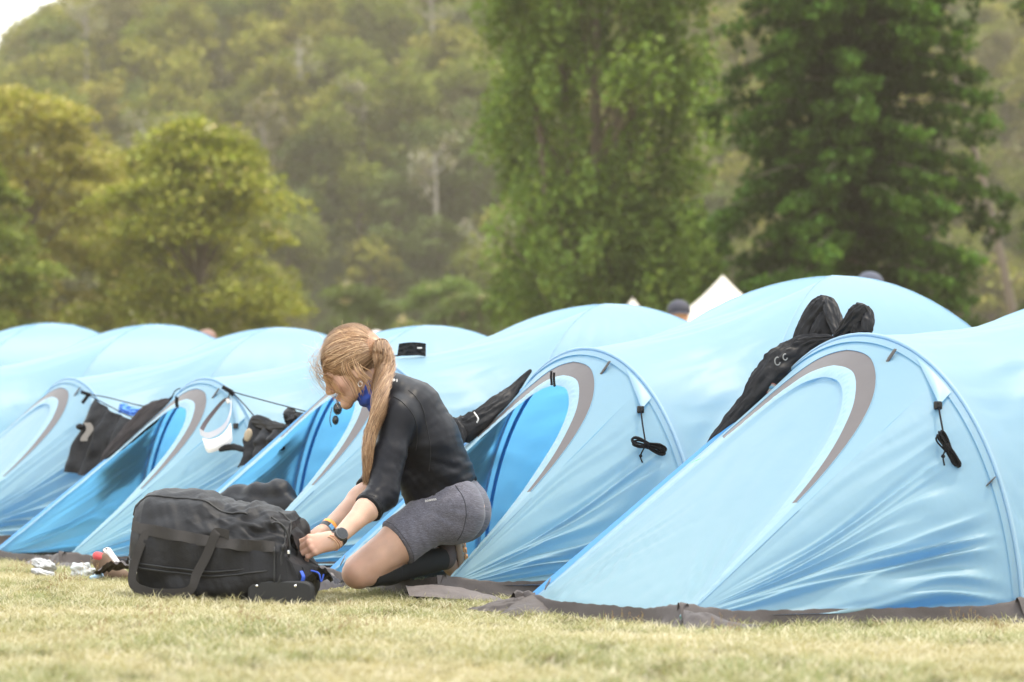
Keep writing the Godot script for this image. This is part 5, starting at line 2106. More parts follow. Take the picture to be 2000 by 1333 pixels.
func build_bag() -> void:
	bag_noise = noise(301, 1.0, 2)
	var t := thing("duffel_bag", "big black wheeled duffel bag lying on the grass before the kneeling woman", "bag", BAG_AT, -0.10)
	var cloth := mat(Color(0.0105, 0.0105, 0.0125), 0.58, 0.32)
	cloth.normal_enabled = true
	cloth.normal_texture = noise_tex(303, 0.014, 5, [], 512, 7.0)
	cloth.normal_scale = 0.5
	triplanar(cloth, 2.6, false)
	var mb := MB.new()
	mb.sheet(func(u: float, w: float) -> Vector3: return bag_pt(u, w * 4.0), 130, 150, 1.0, 1.0)
	# ends
	for e in [0.0, 1.0]:
		mb.sheet(func(u: float, w: float) -> Vector3:
			var p := bag_pt(e, w * 4.0)
			var c := Vector3(float(BAG[0][0]) - 0.012 if e == 0.0 else float(BAG[-1][0]) + 0.014, 0.14 if e == 0.0 else 0.09, -0.14)
			return p.lerp(c, u), 10, 80, 1.0, 1.0, e == 1.0)
	obj("body", mb, cloth, t)
	var piping := mat(Color(0.006, 0.006, 0.007), 0.55)
	var web := mat(Color(0.034, 0.031, 0.030), 0.85, 0.3)
	web.normal_enabled = true
	web.normal_texture = noise_tex(306, 0.12, 2, [], 256, 8.0)
	web.normal_scale = 0.6
	triplanar(web, 14.0, false)
	# piped seams: along the top edge, round the end pocket, down the right end
	var seams := [
		[[0.02, 0.96], [0.10, 1.02], [0.16, 1.18], [0.28, 1.16], [0.40, 1.12], [0.52, 1.04], [0.60, 0.98]],
		[[0.70, 1.00], [0.76, 0.94], [0.785, 0.80], [0.78, 0.60], [0.75, 0.42]],
		[[0.72, 1.30], [0.84, 1.18], [0.90, 1.02], [0.925, 0.80], [0.92, 0.62]],
		[[0.735, 0.58], [0.74, 0.42], [0.742, 0.30]],
	]
	for l in seams:
		mb = MB.new()
		var ctl := []
		for q in l:
			ctl.append(Vector2(q[0], q[1]))
		var pts := []
		for q in spline(ctl, 8):
			pts.append(bag_pt(q.x, q.y, 0.0015))
		mb.tube(pts, 0.0036, 6)
		obj("piping", mb, piping, t)
	# zips of the bottom compartment: two rows of coil with a tape between
	for dy in [0.0, 0.014]:
		mb = MB.new()
		var pts := []
		for i in 61:
			var u := lerpf(0.03, 0.70, i / 60.0)
			var y: float = 0.118 + dy - 0.030 * u * 2.0 - 0.02 * sin(PI * u) + 0.03 * smoothstep(0.45, 0.75, u)
			pts.append(bag_front(u, y, 0.003))
		mb.tube(pts, 0.0032, 6)
		obj("zip", mb, piping, t)
	mb = MB.new()
	var zp := bag_front(0.19, 0.112, 0.014)
	mb.box(zp, Vector3(0.013, 0.010, 0.006), Basis.IDENTITY, 0.002)
	mb.tube([zp + Vector3(0, -0.003, 0.004), zp + Vector3(0.001, -0.018, 0.006), zp + Vector3(0.001, -0.034, 0.005)], [0.0022, 0.0026, 0.0030], 6)
	obj("zip_pull", mb, M.metal, t)
	# the wide webbing band across the front
	var bp := []
	var bs := []
	for i in 41:
		var u := lerpf(0.015, 0.735, i / 40.0)
		var y := 0.232 - 0.098 * u + 0.006 * sin(u * 9.0)
		bp.append(bag_front(u, y, 0.003))
		bs.append(bag_front(u, y + 0.012, 0.003) - bag_front(u, y - 0.012, 0.003))
	mb = MB.new()
	ribbon(mb, bp, bs, 0.038, 0.003)
	obj("webbing_band", mb, web, t)
	# carrying handle: a loop of webbing that hangs from the band in front of the bag
	var hp_ := []
	var hs := []
	var A := bag_front(0.235, 0.212, 0.006)
	var B := bag_front(0.50, 0.195, 0.006)
	for q in [[A, Vector3(1, 0.1, 0)], [A + Vector3(-0.018, -0.05, 0.014), Vector3(1, 0, 0.1)], [A + Vector3(-0.038, -0.115, 0.020), Vector3(1, 0.1, 0.2)], [A + Vector3(-0.038, -0.170, 0.030), Vector3(0.8, 0.6, 0.2)], [A + Vector3(0.010, -0.194, 0.042), Vector3(0.25, 1, 0.1)], [A + Vector3(0.07, -0.200, 0.044), Vector3(-0.05, 1, 0.1)], [B + Vector3(-0.075, -0.172, 0.040), Vector3(-0.35, 0.95, 0.1)], [B + Vector3(-0.052, -0.118, 0.030), Vector3(-0.95, 0.35, 0.1)], [B + Vector3(-0.022, -0.058, 0.020), Vector3(-0.96, 0.28, 0.1)], [B + Vector3(0.002, 0.004, 0.014), Vector3(-0.97, 0.2, 0.1)], [B + Vector3(0.012, 0.014, 0.006), Vector3(-0.5, 0.85, 0.1)], [B + Vector3(0.045, 0.004, 0.002), Vector3(0.1, 1, 0.0)]]:
		hp_.append(q[0])
		hs.append(q[1] if hs.is_empty() or (hs[-1] as Vector3).dot(q[1]) > 0.0 else -(q[1] as Vector3))
	mb = MB.new()
	ribbon(mb, spline(hp_, 6), spline(hs, 6), 0.030, 0.0028)
	obj("handle", mb, web, t)
	# hard wheel housing at the right end, with two rivets
	var plate := MB.new()
	var pc := bag_front(0.79, 0.048, 0.0)
	var pts2 := []
	for i in 25:
		var a := PI * i / 24.0
		pts2.append(Vector2(signf(cos(a)) * pow(absf(cos(a)), 0.35) * 0.105, pow(sin(a), 0.35) * 0.056))
	plate.sheet(func(u: float, w: float) -> Vector3:
		var q: Vector2 = pick(pts2, u)
		var bev: Array = [Vector2(0.0, 0.008), Vector2(0.93, 0.008), Vector2(1.0, 0.003), Vector2(1.0, -0.04)]
		var b: Vector2 = pick(bev, w)
		return Vector3(pc.x - 0.018 + q.x * b.x, -0.02 + q.y * b.x * 1.35, pc.z - 0.003 + b.y - 0.10 * q.x * b.x * 0.4), 48, 12, 1, 1, true)
	var hard := mat(Color(0.017, 0.0172, 0.018), 0.55, 0.35)
	var pl := obj("wheel_housing", plate, hard, t)
	for x in [-0.075, 0.048]:
		mb = MB.new()
		mb.ball(Vector3(pc.x - 0.018 + x, 0.040, pc.z + 0.006 - 0.04 * x), Vector3(0.0052, 0.0052, 0.003), Basis.IDENTITY, 6, 10)
		obj("rivet", mb, M.metal, pl)
	# stuffed cloth bulging out of the open right end, and the flap she holds
	mb = MB.new()
	var fl := noise(311, 1.0, 2)
	mb.sheet(func(u: float, w: float) -> Vector3:
		var a := lerpf(-0.9, 2.4, u)
		var c := Vector3(0.196, 0.165, -0.06)
		var r := 0.066 + 0.010 * fl.get_noise_2d(u * 2.6, w * 2.0) + 0.006 * sin(u * 9.0 + w * 3.0)
		return c + Vector3(0.85 * sin(a) * r + 0.010 * w, cos(a) * r * 1.1 + 0.012 * w, lerpf(0.030, -0.17, w) + 0.012 * fl.get_noise_2d(u * 2.0 + 9.0, w * 2.0)), 40, 24)
	obj("end_flap", mb, cloth, t)
	mb = MB.new()
	var zr := []
	for i in 13:
		var a := lerpf(-0.3, 2.4, i / 12.0)
		zr.append(Vector3(0.200 + 0.045 * sin(a), 0.160 + 0.080 * cos(a), 0.045))
	mb.tube(zr, 0.0034, 6)
	obj("zip", mb, piping, t)
	mb = MB.new()
	mb.box(Vector3(0.243, 0.145, 0.056), Vector3(0.010, 0.013, 0.005), Basis.IDENTITY, 0.002)
	obj("zip_pull", mb, M.metal, t)
	# blue cords that come out of the opening
	mb = MB.new()
	mb.tube(spline([Vector3(0.283, 0.085, 0.05), Vector3(0.292, 0.068, 0.06), Vector3(0.287, 0.05, 0.058)], 5), 0.007, 6, 0.4)
	mb.tube(spline([Vector3(0.31, 0.085, 0.02), Vector3(0.338, 0.078, 0.04), Vector3(0.345, 0.052, 0.035), Vector3(0.352, 0.075, 0.03)], 5), 0.003, 6)
	obj("cord", mb, mat(Color(0.015, 0.06, 0.36), 0.7), t)
	mb = MB.new()
	mb.sheet(func(u: float, w: float) -> Vector3:
		return Vector3(0.29 + 0.10 * u, 0.045 + 0.05 * sin(PI * u) * (1.0 - w) + 0.012 * fl.get_noise_2d(u * 5.0, w * 5.0), lerpf(0.03, -0.14, w)), 20, 12)
	obj("inner_cloth", mb, mat(Color(0.012, 0.013, 0.022), 0.7), t)

# ---------------------------------------------------------------- washing, gear and litter round the tents
func hang(called: String, label: String, cat: String, corners: Array, material: Material, group := "", waves := 5.0, depth := 0.012) -> Node3D:
	# a cloth that hangs: corners top left, top right, bottom right, bottom left
	var t := thing(called, label, cat, corners[0], 0.0, group)
	var nz := noise(corners.size() + label.length(), 1.0, 2)
	var o: Vector3 = corners[0]
	var across: Vector3 = (corners[1] - corners[0]).normalized()
	var out := across.cross(Vector3.UP).normalized()
	if out.z < 0.0:
		out = -out
	for side in [0.0, 1.0]:
		var mb := MB.new()
		mb.sheet(func(u: float, w: float) -> Vector3:
			var top: Vector3 = (corners[0] as Vector3).lerp(corners[1], u) - Vector3(0, 0.012 * sin(PI * u), 0)
			var low: Vector3 = (corners[3] as Vector3).lerp(corners[2], u)
			var p := top.lerp(low, w)
			p.x += 0.012 * nz.get_noise_2d(w * 3.0, u * 1.5 + 40.0) * w
			var wv := sin(u * waves * TAU + 1.3 * nz.get_noise_2d(u * 2.0, w)) * depth * (0.25 + 0.75 * w) + 0.02 * nz.get_noise_2d(u * 3.0 + 7.0, w * 2.0)
			return p - o + out * (wv + (0.012 * sin(PI * minf(w * 1.4, 1.0)) + 0.003) * (1.0 if side == 0.0 else -1.0)), 40, 24, 1, 1, side == 0.0)
		obj("front" if side == 0.0 else "back", mb, material, t)
	return t


func draped(called: String, label: String, cat: String, bones: Array, cell: float, material: Material, fold := 0.008, freq := 16.0) -> MeshInstance3D:
	# soft crumpled cloth grown from bones: [a, b, radius a, radius b]
	var lo := Vector3.ONE * 1e6
	var hi := -lo
	for b in bones:
		lo = lo.min(b[0]).min(b[1])
		hi = hi.max(b[0]).max(b[1])
	var o: Vector3 = (lo + hi) * 0.5
	var F := Field.new(lo - o - Vector3.ONE * 0.12, hi - o + Vector3.ONE * 0.12, cell)
	for b in bones:
		F.bone(b[0] - o, b[1] - o, b[2], b[3], 0.022)
	var nz := noise(label.length() * 7, freq * 0.75, 1)
	F.shift(func(p: Vector3) -> float:
		var a := absf(nz.get_noise_3d((p.x + p.y) * 1.15, (p.y - p.x) * 0.45, p.z * 0.9))
		var b := absf(nz.get_noise_3d(p.x * 1.6 + 5.0, p.y * 1.6 + 3.0, p.z * 1.3))
		return fold * (0.75 - 2.6 * a) + fold * (0.25 - 0.9 * b), 0.05)
	var mb := MB.new()
	F.mesh(mb)
	var m := obj(called, mb, material)
	m.position = o
	tag(m, label, cat)
	return m


func bunch(called: String, parent: Node3D, o: Vector3, stations: Array, material: Material, seed_no: int, flat := 0.55, deep := 0.30) -> MeshInstance3D:
	# bunched cloth: a flattened tube whose folds run along it; stations are [x, y, distance, half width], measured like at_px
	var nz := noise(seed_no, 1.0, 2)
	var pts := []
	var wid := []
	for q in stations:
		pts.append(at_px(q[0], q[1], q[2]) - o)
		wid.append(float(q[3]) * float(q[2]) / 5000.0)
	pts = spline(pts, 6)
	wid = spline(wid, 6)
	var m := pts.size() - 1
	var mb := MB.new()
	mb.sheet(func(u: float, w: float) -> Vector3:
		var p: Vector3 = pick(pts, u)
		var tan: Vector3 = ((pick(pts, minf(u + 0.06, 1.0)) as Vector3) - (pick(pts, maxf(u - 0.06, 0.0)) as Vector3)).normalized()
		var view := (p + o - Vector3(0, EYE_HEIGHT, 0)).normalized()
		var across := tan.cross(view).normalized()
		var dep := across.cross(tan).normalized()
		var a := w * TAU
		var len_s := u * m / 6.0
		var long := absf(nz.get_noise_2d(cos(a) * 1.3 + 3.1 * sin(a), len_s * 0.35 + 3.0 * seed_no))
		var crossf := nz.get_noise_3d(cos(a) * 1.2, sin(a) * 1.2, len_s * 0.9)
		var r: float = float(pick(wid, u)) * (1.0 + deep * (0.45 - 2.2 * long) + 0.16 * crossf)
		var cap := sqrt(maxf(0.0, 1.0 - pow(absf(u - 0.5) * 2.0, 14.0)))
		var ca := signf(cos(a)) * pow(absf(cos(a)), 0.8)
		return p + (across * ca * r + dep * sin(a) * r * flat) * cap, m * 3, 56)
	return obj(called, mb, material, parent)


func hung_body(parent: Node3D, o: Vector3, k: int, g0: float, g1: float, p0: float, p1: float, material: Material) -> void:
	# the rest of a garment, hanging on the far side of the tent's left vestibule panel
	var b: float = TENTS[k].b
	var ah: float = TENTS[k].ah
	var fr := tent_frame(k)
	var nz := noise(600 + k, 1.0, 2)
	var mb := MB.new()
	mb.sheet(func(u: float, w: float) -> Vector3:
		var g := lerpf(g0, g1, u) + 0.05 * nz.get_noise_2d(w * 3.0, 2.0)
		var p := lerpf(p0, p1, w) + 0.10 * nz.get_noise_2d(u * 3.5, 9.0)
		var top := arch_pt(lerpf(acos(TOP_R / W), 0.0, g), ah)
		top.x = -top.x
		var q := Vector3(-HALF_DOOR, 0.06, b).lerp(top, p)
		q += Vector3(-0.6, 0.55, 0.55) * (0.014 + 0.010 * absf(nz.get_noise_2d(u * 9.0, w * 3.0)))
		return fr * q - o, 20, 20)
	obj("hanging_body", mb, material, parent)


func rope(called: String, label: String, paths: Array, rad: float, material: Material) -> void:
	var o: Vector3 = paths[0][0]
	var t := thing(called, label, "cord", o)
	for p in paths:
		var pts := []
		for q in p:
			pts.append(q - o)
		var mb := MB.new()
		mb.tube(spline(pts, 6), rad, 6)
		obj("line", mb, material, t)


func build_clothes() -> void:
	# --- black jacket thrown over the nearest tent
	var jo := at_px(1522, 712, 8.52)
	var jk := thing("black_jacket", "black jacket with white lettering draped over the front edge of the nearest tent", "jacket", jo)
	bunch("body", jk, jo, [[1374, 884, 8.40, 4], [1396, 858, 8.43, 9], [1428, 822, 8.46, 14], [1460, 786, 8.48, 18], [1494, 744, 8.50, 28], [1526, 710, 8.53, 30], [1560, 686, 8.56, 26], [1598, 668, 8.54, 16], [1630, 660, 8.50, 7]], M.black_cloth, 11, 0.60, 0.26)
	bunch("sleeve", jk, jo, [[1552, 684, 8.62, 12], [1578, 648, 8.64, 24], [1604, 606, 8.64, 24], [1616, 586, 8.64, 17], [1619, 579, 8.64, 9]], M.black_cloth, 12, 0.8, 0.22)
	bunch("sleeve_fold", jk, jo, [[1617, 584, 8.62, 9], [1623, 600, 8.60, 14], [1632, 630, 8.56, 14], [1640, 654, 8.52, 10]], M.black_cloth, 13, 0.9, 0.22)
	bunch("sleeve_lining", jk, jo, [[1590, 672, 8.60, 14], [1606, 648, 8.60, 22], [1614, 620, 8.61, 17], [1617, 596, 8.62, 8]], M.black_cloth, 16, 0.4, 0.2)
	bunch("collar_lining", jk, jo, [[1672, 660, 8.47, 12], [1680, 642, 8.47, 18], [1687, 620, 8.47, 13], [1690, 604, 8.47, 6]], M.black_cloth, 17, 0.4, 0.2)
	bunch("collar", jk, jo, [[1630, 662, 8.52, 8], [1650, 646, 8.50, 14], [1672, 622, 8.49, 20], [1687, 604, 8.48, 17], [1692, 597, 8.48, 9]], M.black_cloth, 14, 0.9, 0.22)
	bunch("collar_fold", jk, jo, [[1689, 600, 8.47, 9], [1695, 616, 8.46, 12], [1695, 636, 8.44, 12], [1692, 652, 8.43, 9]], M.black_cloth, 15, 0.9, 0.22)
	for e in [[1519, 706, 0.80], [1534, 698, 0.62]]:
		var mb := MB.new()
		var c := at_px(e[0], e[1], 8.478) - jk.position
		var pts := []
		for i in 15:
			var a := lerpf(0.7, TAU - 0.7, i / 14.0)
			pts.append(c + Vector3(cos(a + 0.5) * 0.0115, sin(a + 0.5) * 0.0165, -0.002 * cos(a)) * float(e[2]))
		mb.tube(pts, 0.0022, 6)
		obj("letter", mb, mat(Color(0.17, 0.17, 0.17), 0.7), jk)
	var pm := MB.new()
	var pc := at_px(1507, 760, 8.470) - jk.position
	pm.ball(pc, Vector3(0.021, 0.021, 0.003), Basis(Vector3.UP, -0.3) * Basis(Vector3.RIGHT, -0.3), 8, 18)
	obj("round_patch", pm, mat(Color(0.15, 0.15, 0.15), 0.7), jk)
	pm = MB.new()
	var rg := []
	for i in 25:
		var a := TAU * i / 24.0
		rg.append(pc + Basis(Vector3.UP, -0.3) * Basis(Vector3.RIGHT, -0.3) * Vector3(cos(a) * 0.0185, sin(a) * 0.0185, 0.0015))
	pm.tube(rg, 0.0018, 5)
	obj("patch_ring", pm, mat(Color(0.18, 0.05, 0.04), 0.7), jk)
	pm = MB.new()
	pm.ball(pc + Vector3(0, 0.004, 0.003), Vector3(0.009, 0.006, 0.0015), Basis(Vector3.UP, -0.3), 6, 10)
	obj("patch_centre", pm, mat(Color(0.05, 0.14, 0.22), 0.7), jk)
	# green cord at the tent edge
	rope("green_cord", "bright green cord loop on the edge of the nearest tent", [[at_px(1352, 906, 8.30), at_px(1366, 899, 8.28), at_px(1386, 890, 8.29)], [at_px(1360, 902, 8.28), at_px(1374, 896, 8.26), at_px(1384, 896, 8.27)]], 0.0038, M.green_cord)
	# --- jacket behind the woman's back
	var j2o := at_px(926, 812, 9.62)
	var j2 := thing("dark_jacket", "dark jacket hung along the open door edge behind the woman's back", "jacket", j2o)
	bunch("body", j2, j2o, [[862, 818, 9.66, 8], [884, 836, 9.64, 22], [912, 838, 9.62, 26], [948, 815, 9.64, 22], [980, 788, 9.68, 19], [1000, 766, 9.72, 11], [1020, 742, 9.75, 7], [1038, 722, 9.77, 4]], M.dark_cloth, 21, 0.6, 0.28)
	bunch("sleeve", j2, j2o, [[884, 826, 9.60, 14], [892, 850, 9.58, 17], [894, 876, 9.57, 10]], M.dark_cloth, 22, 0.7, 0.28)
	hung_body(j2, j2o, 1, 0.10, 0.62, 0.55, 1.0, M.dark_cloth)
	var cd := MB.new()
	cd.tube(spline([at_px(926, 806, 9.60) - j2.position, at_px(934, 818, 9.58) - j2.position, at_px(931, 826, 9.58) - j2.position], 4), 0.003, 5)
	obj("drawcord", cd, M.white, j2)
	# --- neck gaiter on a tent roof, folded and stood up
	var g := at_px(804, 683, 10.80)
	var gt := thing("headband", "small black folded headband lying on a tent roof right of the woman's head", "headband", g)
	var nz := noise(401, 1.0, 2)
	for s in [0.0, 1.0]:
		var mb := MB.new()
		mb.sheet(func(u: float, w: float) -> Vector3:
			return Vector3(lerpf(-0.062 + 0.008 * w, 0.060, u), lerpf(-0.030, 0.024, w) + 0.006 * sin(u * 3.0), (0.018 if s == 0.0 else -0.018) * sin(PI * clampf(u * 0.9 + 0.05, 0, 1)) + 0.01 * nz.get_noise_2d(u * 4.0, w * 3.0)), 24, 12, 1, 1, s == 1.0)
		obj("cloth", mb, M.black_cloth, gt)
	var lm := MB.new()
	lm.box(Vector3(0.034, 0.006, 0.020), Vector3(0.020, 0.006, 0.001))
	obj("emblem", lm, M.white, gt)
	lm = MB.new()
	lm.tube(spline([Vector3(-0.105, -0.034, 0.0), Vector3(-0.06, -0.026, 0.01), Vector3(0.06, -0.022, 0.014)], 4), 0.006, 6, 0.5)
	obj("lower_edge", lm, M.dark_cloth, gt)

	# --- first clothes line, between the leftmost door and the next one
	rope("clothes_line", "thin cord strung between the two leftmost tents with black shorts on it", [
		[at_px(166, 770, 12.95), at_px(205, 776, 12.8), at_px(262, 790, 12.6), at_px(338, 806, 12.4)],
		[at_px(172, 772, 12.9), at_px(225, 800, 12.75), at_px(262, 818, 12.6)],
		[at_px(332, 790, 12.3), at_px(340, 766, 12.3), at_px(352, 760, 12.3), at_px(346, 774, 12.3), at_px(330, 782, 12.3)]], 0.0028, M.cord)
	var kn := MB.new()
	for q in [[158, 766, 176, 772], [172, 772, 160, 788], [330, 782, 338, 776]]:
		kn.tube([at_px(q[0], q[1], 12.88) - at_px(166, 770, 12.9), at_px(q[2], q[3], 12.88) - at_px(166, 770, 12.9)], 0.009, 6)
	var ko := obj("cord_knot", kn, M.cord)
	ko.position = at_px(166, 770, 12.9)
	ko.set_meta("kind", "stuff")
	tag(ko, "dark knotted cord ends on the arch of the leftmost door", "cord")
	var bs := hang("black_shorts", "black shorts hanging from the cord at the far left", "shorts", [at_px(183, 780, 12.78), at_px(262, 824, 12.60), at_px(214, 938, 12.50), at_px(125, 921, 12.66)], M.black_cloth, "", 3.0, 0.020)
	var wb := MB.new()
	wb.ball(at_px(156, 834, 12.66) - bs.position, Vector3(0.022, 0.016, 0.015))
	obj("toggle", wb, M.black_cloth, bs)
	wb = MB.new()
	wb.sheet(func(u: float, w: float) -> Vector3:
		var x := lerpf(162, 176, u) + 6.0 * sin(w * 5.0)
		return at_px(x, lerpf(826, 862, w), 12.60) - bs.position, 6, 10)
	obj("print", wb, mat(Color(0.22, 0.20, 0.19), 0.8), bs)
	hang("blue_cloth", "small light blue cloth pinned to the cord behind the black shorts", "cloth", [at_px(241, 787, 12.74), at_px(282, 797, 12.68), at_px(272, 816, 12.68), at_px(230, 806, 12.74)], mat(Color(0.09, 0.24, 0.66), 0.8), "", 2.0, 0.008)
	var gj := at_px(270, 830, 12.2)
	var gjo := thing("grey_jacket", "grey sleeve of a jacket lying along the open door edge beside the black shorts", "jacket", gj)
	var gm := mat(Color(0.030, 0.026, 0.028), 0.75, 0.3)
	bunch("sleeve", gjo, gj, [[198, 897, 12.1, 5], [226, 872, 12.14, 12], [262, 838, 12.2, 18], [296, 806, 12.26, 18], [318, 790, 12.3, 11], [331, 782, 12.33, 5]], gm, 31, 0.6, 0.25)
	hung_body(gjo, gj, 3, 0.10, 0.50, 0.66, 1.0, gm)
	hang("pink_strap", "pale pink strap lying between blue cloth and grey sleeve", "strap", [at_px(283, 800, 12.4), at_px(293, 792, 12.4), at_px(266, 826, 12.3), at_px(258, 834, 12.3)], mat(Color(0.62, 0.45, 0.44), 0.8), "", 1.0, 0.003)

	# --- sun visor hung on the next tent
	var vp := at_px(423, 832, 11.50)
	var v := thing("sun_visor", "white sun visor with dark strap hanging on a tent front, left of the woman", "sun visor", vp)
	var P := func(x: float, y: float, dz := 0.0) -> Vector3: return at_px(x, y, 11.50 - dz) - vp
	var mb2 := MB.new()
	# front band: from the lower left round to the hook
	var fb := spline([Vector2(389, 842), Vector2(404, 850), Vector2(424, 843), Vector2(440, 829), Vector2(449, 806), Vector2(450, 782)], 6)
	mb2.sheet(func(u: float, w: float) -> Vector3:
		var q: Vector2 = pick(fb, u)
		return P.call(q.x + 2.0 * w, q.y - 5.0 + 13.0 * w * (1.0 - 0.45 * u), 0.05 * sin(PI * u) + 0.01), 30, 5)
	obj("front_band", mb2, mat(Color(0.50, 0.50, 0.56), 0.8), v)
	mb2 = MB.new()
	var sb := spline([Vector2(389, 838), Vector2(400, 820), Vector2(418, 798), Vector2(434, 781), Vector2(446, 776)], 6)
	mb2.sheet(func(u: float, w: float) -> Vector3:
		var q: Vector2 = pick(sb, u)
		return P.call(q.x + 6.0 * w * (1.0 - 0.5 * u), q.y + 9.0 * w * (1.0 - 0.6 * u), -0.05 * sin(PI * u)), 30, 5)
	obj("strap", mb2, mat(Color(0.085, 0.065, 0.072), 0.8), v)
	mb2 = MB.new()
	var e0 := spline([Vector2(395, 856), Vector2(408, 859), Vector2(426, 854), Vector2(441, 841), Vector2(450, 826)], 5)
	var e1 := spline([Vector2(400, 876), Vector2(407, 885), Vector2(424, 881), Vector2(444, 873), Vector2(454, 860)], 5)
	mb2.sheet(func(u: float, w: float) -> Vector3:
		var a: Vector2 = pick(e0, u)
		var b: Vector2 = pick(e1, u)
		var q := a.lerp(b, w)
		return P.call(q.x, q.y, 0.05 * sin(PI * u) + 0.035 * w + 0.02 * sin(PI * w)), 24, 12)
	obj("brim", mb2, M.white, v)
	mb2 = MB.new()
	mb2.box(P.call(445, 784, 0.02), Vector3(0.016, 0.022, 0.006), Basis(Vector3.BACK, 0.3), 0.002)
	obj("fastener", mb2, M.white, v)

	# --- second clothes line
	rope("clothes_line", "thin cord running from the sun visor's tent to the next open door", [
		[at_px(438, 757, 11.82), at_px(452, 765, 11.75), at_px(520, 784, 11.5), at_px(604, 806, 11.2)],
		[at_px(452, 765, 11.75), at_px(474, 788, 11.6), at_px(496, 813, 11.4)],
		[at_px(448, 768, 11.72), at_px(446, 778, 11.66)]], 0.0028, M.cord)
	var k2 := MB.new()
	for q in [[434, 756, 454, 767], [448, 766, 456, 772]]:
		k2.tube([at_px(q[0], q[1], 11.75) - at_px(445, 762, 11.75), at_px(q[2], q[3], 11.75) - at_px(445, 762, 11.75)], 0.010, 6)
	var ko2 := obj("cord_knot", k2, M.cord)
	ko2.position = at_px(445, 762, 11.75)
	ko2.set_meta("kind", "stuff")
	tag(ko2, "black knotted cord on the arch above the sun visor", "cord")
	var bt := hang("sports_shirt", "black shirt with beige badge hung on the cord right of the sun visor", "shirt", [at_px(496, 812, 11.36), at_px(572, 838, 11.10), at_px(548, 880, 11.05), at_px(468, 914, 11.24)], M.black_cloth, "", 3.5, 0.022)
	bunch("shoulder", bt, bt.position, [[490, 822, 11.34, 7], [506, 824, 11.30, 12], [532, 834, 11.22, 11], [560, 838, 11.12, 8]], M.black_cloth, 41, 0.7, 0.25)
	bunch("strap", bt, bt.position, [[478, 880, 11.25, 5], [458, 874, 11.28, 6], [440, 875, 11.30, 6], [427, 881, 11.32, 3]], M.black_cloth, 42, 0.7, 0.25)
	hung_body(bt, bt.position, 2, 0.30, 0.75, 0.60, 0.95, M.black_cloth)
	mb2 = MB.new()
	mb2.ball(at_px(484, 850, 11.225) - bt.position, Vector3(0.019, 0.030, 0.006), Basis(Vector3.BACK, -0.25), 6, 7)
	obj("badge", mb2, mat(Color(0.34, 0.27, 0.19), 0.8), bt)
	hang("black_cloth", "black cloth hanging at the end of the cord, just left of the woman's face", "cloth", [at_px(561, 794, 11.33), at_px(606, 806, 11.2), at_px(596, 840, 11.2), at_px(560, 838, 11.33)], M.dark_cloth, "", 1.5, 0.010)
	# --- sunglasses in the doorway behind her face
	var sgp := at_px(656, 800, 10.55)
	var sg := thing("sunglasses", "dark sunglasses hanging in the doorway below the woman's chin", "sunglasses", sgp)
	for q in [[659, 799, 7.5, 10.5], [655, 821, 5.0, 8.0]]:
		var ring := []
		for i in 19:
			var a := TAU * i / 18.0
			ring.append(at_px(q[0] + q[2] * cos(a), q[1] + q[3] * sin(a), 10.55) - sgp)
		mb2 = MB.new()
		mb2.tube(ring, 0.0032, 6)
		obj("frame", mb2, M.plastic_black, sg)
		mb2 = MB.new()
		mb2.sheet(func(u: float, w: float) -> Vector3:
			var a := u * TAU
			return at_px(q[0] + q[2] * cos(a) * w, q[1] + q[3] * sin(a) * w, 10.55 - 0.008 * (1.0 - w * w)) - sgp, 18, 4)
		obj("lens", mb2, mat(Color(0.03, 0.17, 0.32) if q[0] == 658 else Color(0.01, 0.012, 0.015), 0.15), sg)
	mb2 = MB.new()
	mb2.tube(spline([at_px(656, 776, 10.6) - sgp, at_px(660, 788, 10.56) - sgp], 4), 0.005, 6)
	mb2.tube(spline([at_px(648, 796, 10.55) - sgp, at_px(644, 820, 10.5) - sgp, at_px(647, 834, 10.5) - sgp], 4), 0.0022, 6)
	obj("temple", mb2, M.plastic_black, sg)
	# --- heap of dark clothes in the doorway behind the bag
	draped("clothes_heap", "heap of black clothes in the open doorway behind the duffel bag", "clothes", [
		JB(438, 988, 10.5, 470, 975, 10.5, .05, .055), JB(470, 975, 10.5, 500, 968, 10.45, .055, .060), JB(500, 968, 10.45, 548, 963, 10.4, .060, .055), JB(548, 963, 10.4, 566, 971, 10.4, .048, .04), JB(450, 1003, 10.45, 560, 998, 10.35, .06, .06), JB(425, 997, 10.5, 445, 1003, 10.5, .018, .03), JB(480, 1053, 10.4, 560, 1053, 10.3, .10, .10), JB(520, 973, 10.45, 545, 953, 10.42, .03, .02)], 0.0135, M.black_cloth, 0.010, 5.0)


func JB(x0: float, y0: float, d0: float, x1: float, y1: float, d1: float, r0: float, r1: float) -> Array:
	return [at_px(x0, y0, d0), at_px(x1, y1, d1), r0, r1]


func at_px(x: float, y: float, d: float) -> Vector3:
	# a surveyed point: sight lines measured in the photograph, with the distance d in metres
	var th := atan(213.5 / 5000.0)
	var f := Vector3(0, sin(th), -cos(th))
	var u := Vector3(0, cos(th), sin(th))
	var r := f + Vector3.RIGHT * ((x - 1000.0) / 5000.0) - u * ((y - 666.5) / 5000.0)
	return Vector3(0, EYE_HEIGHT, 0) + r * (d / -r.z)


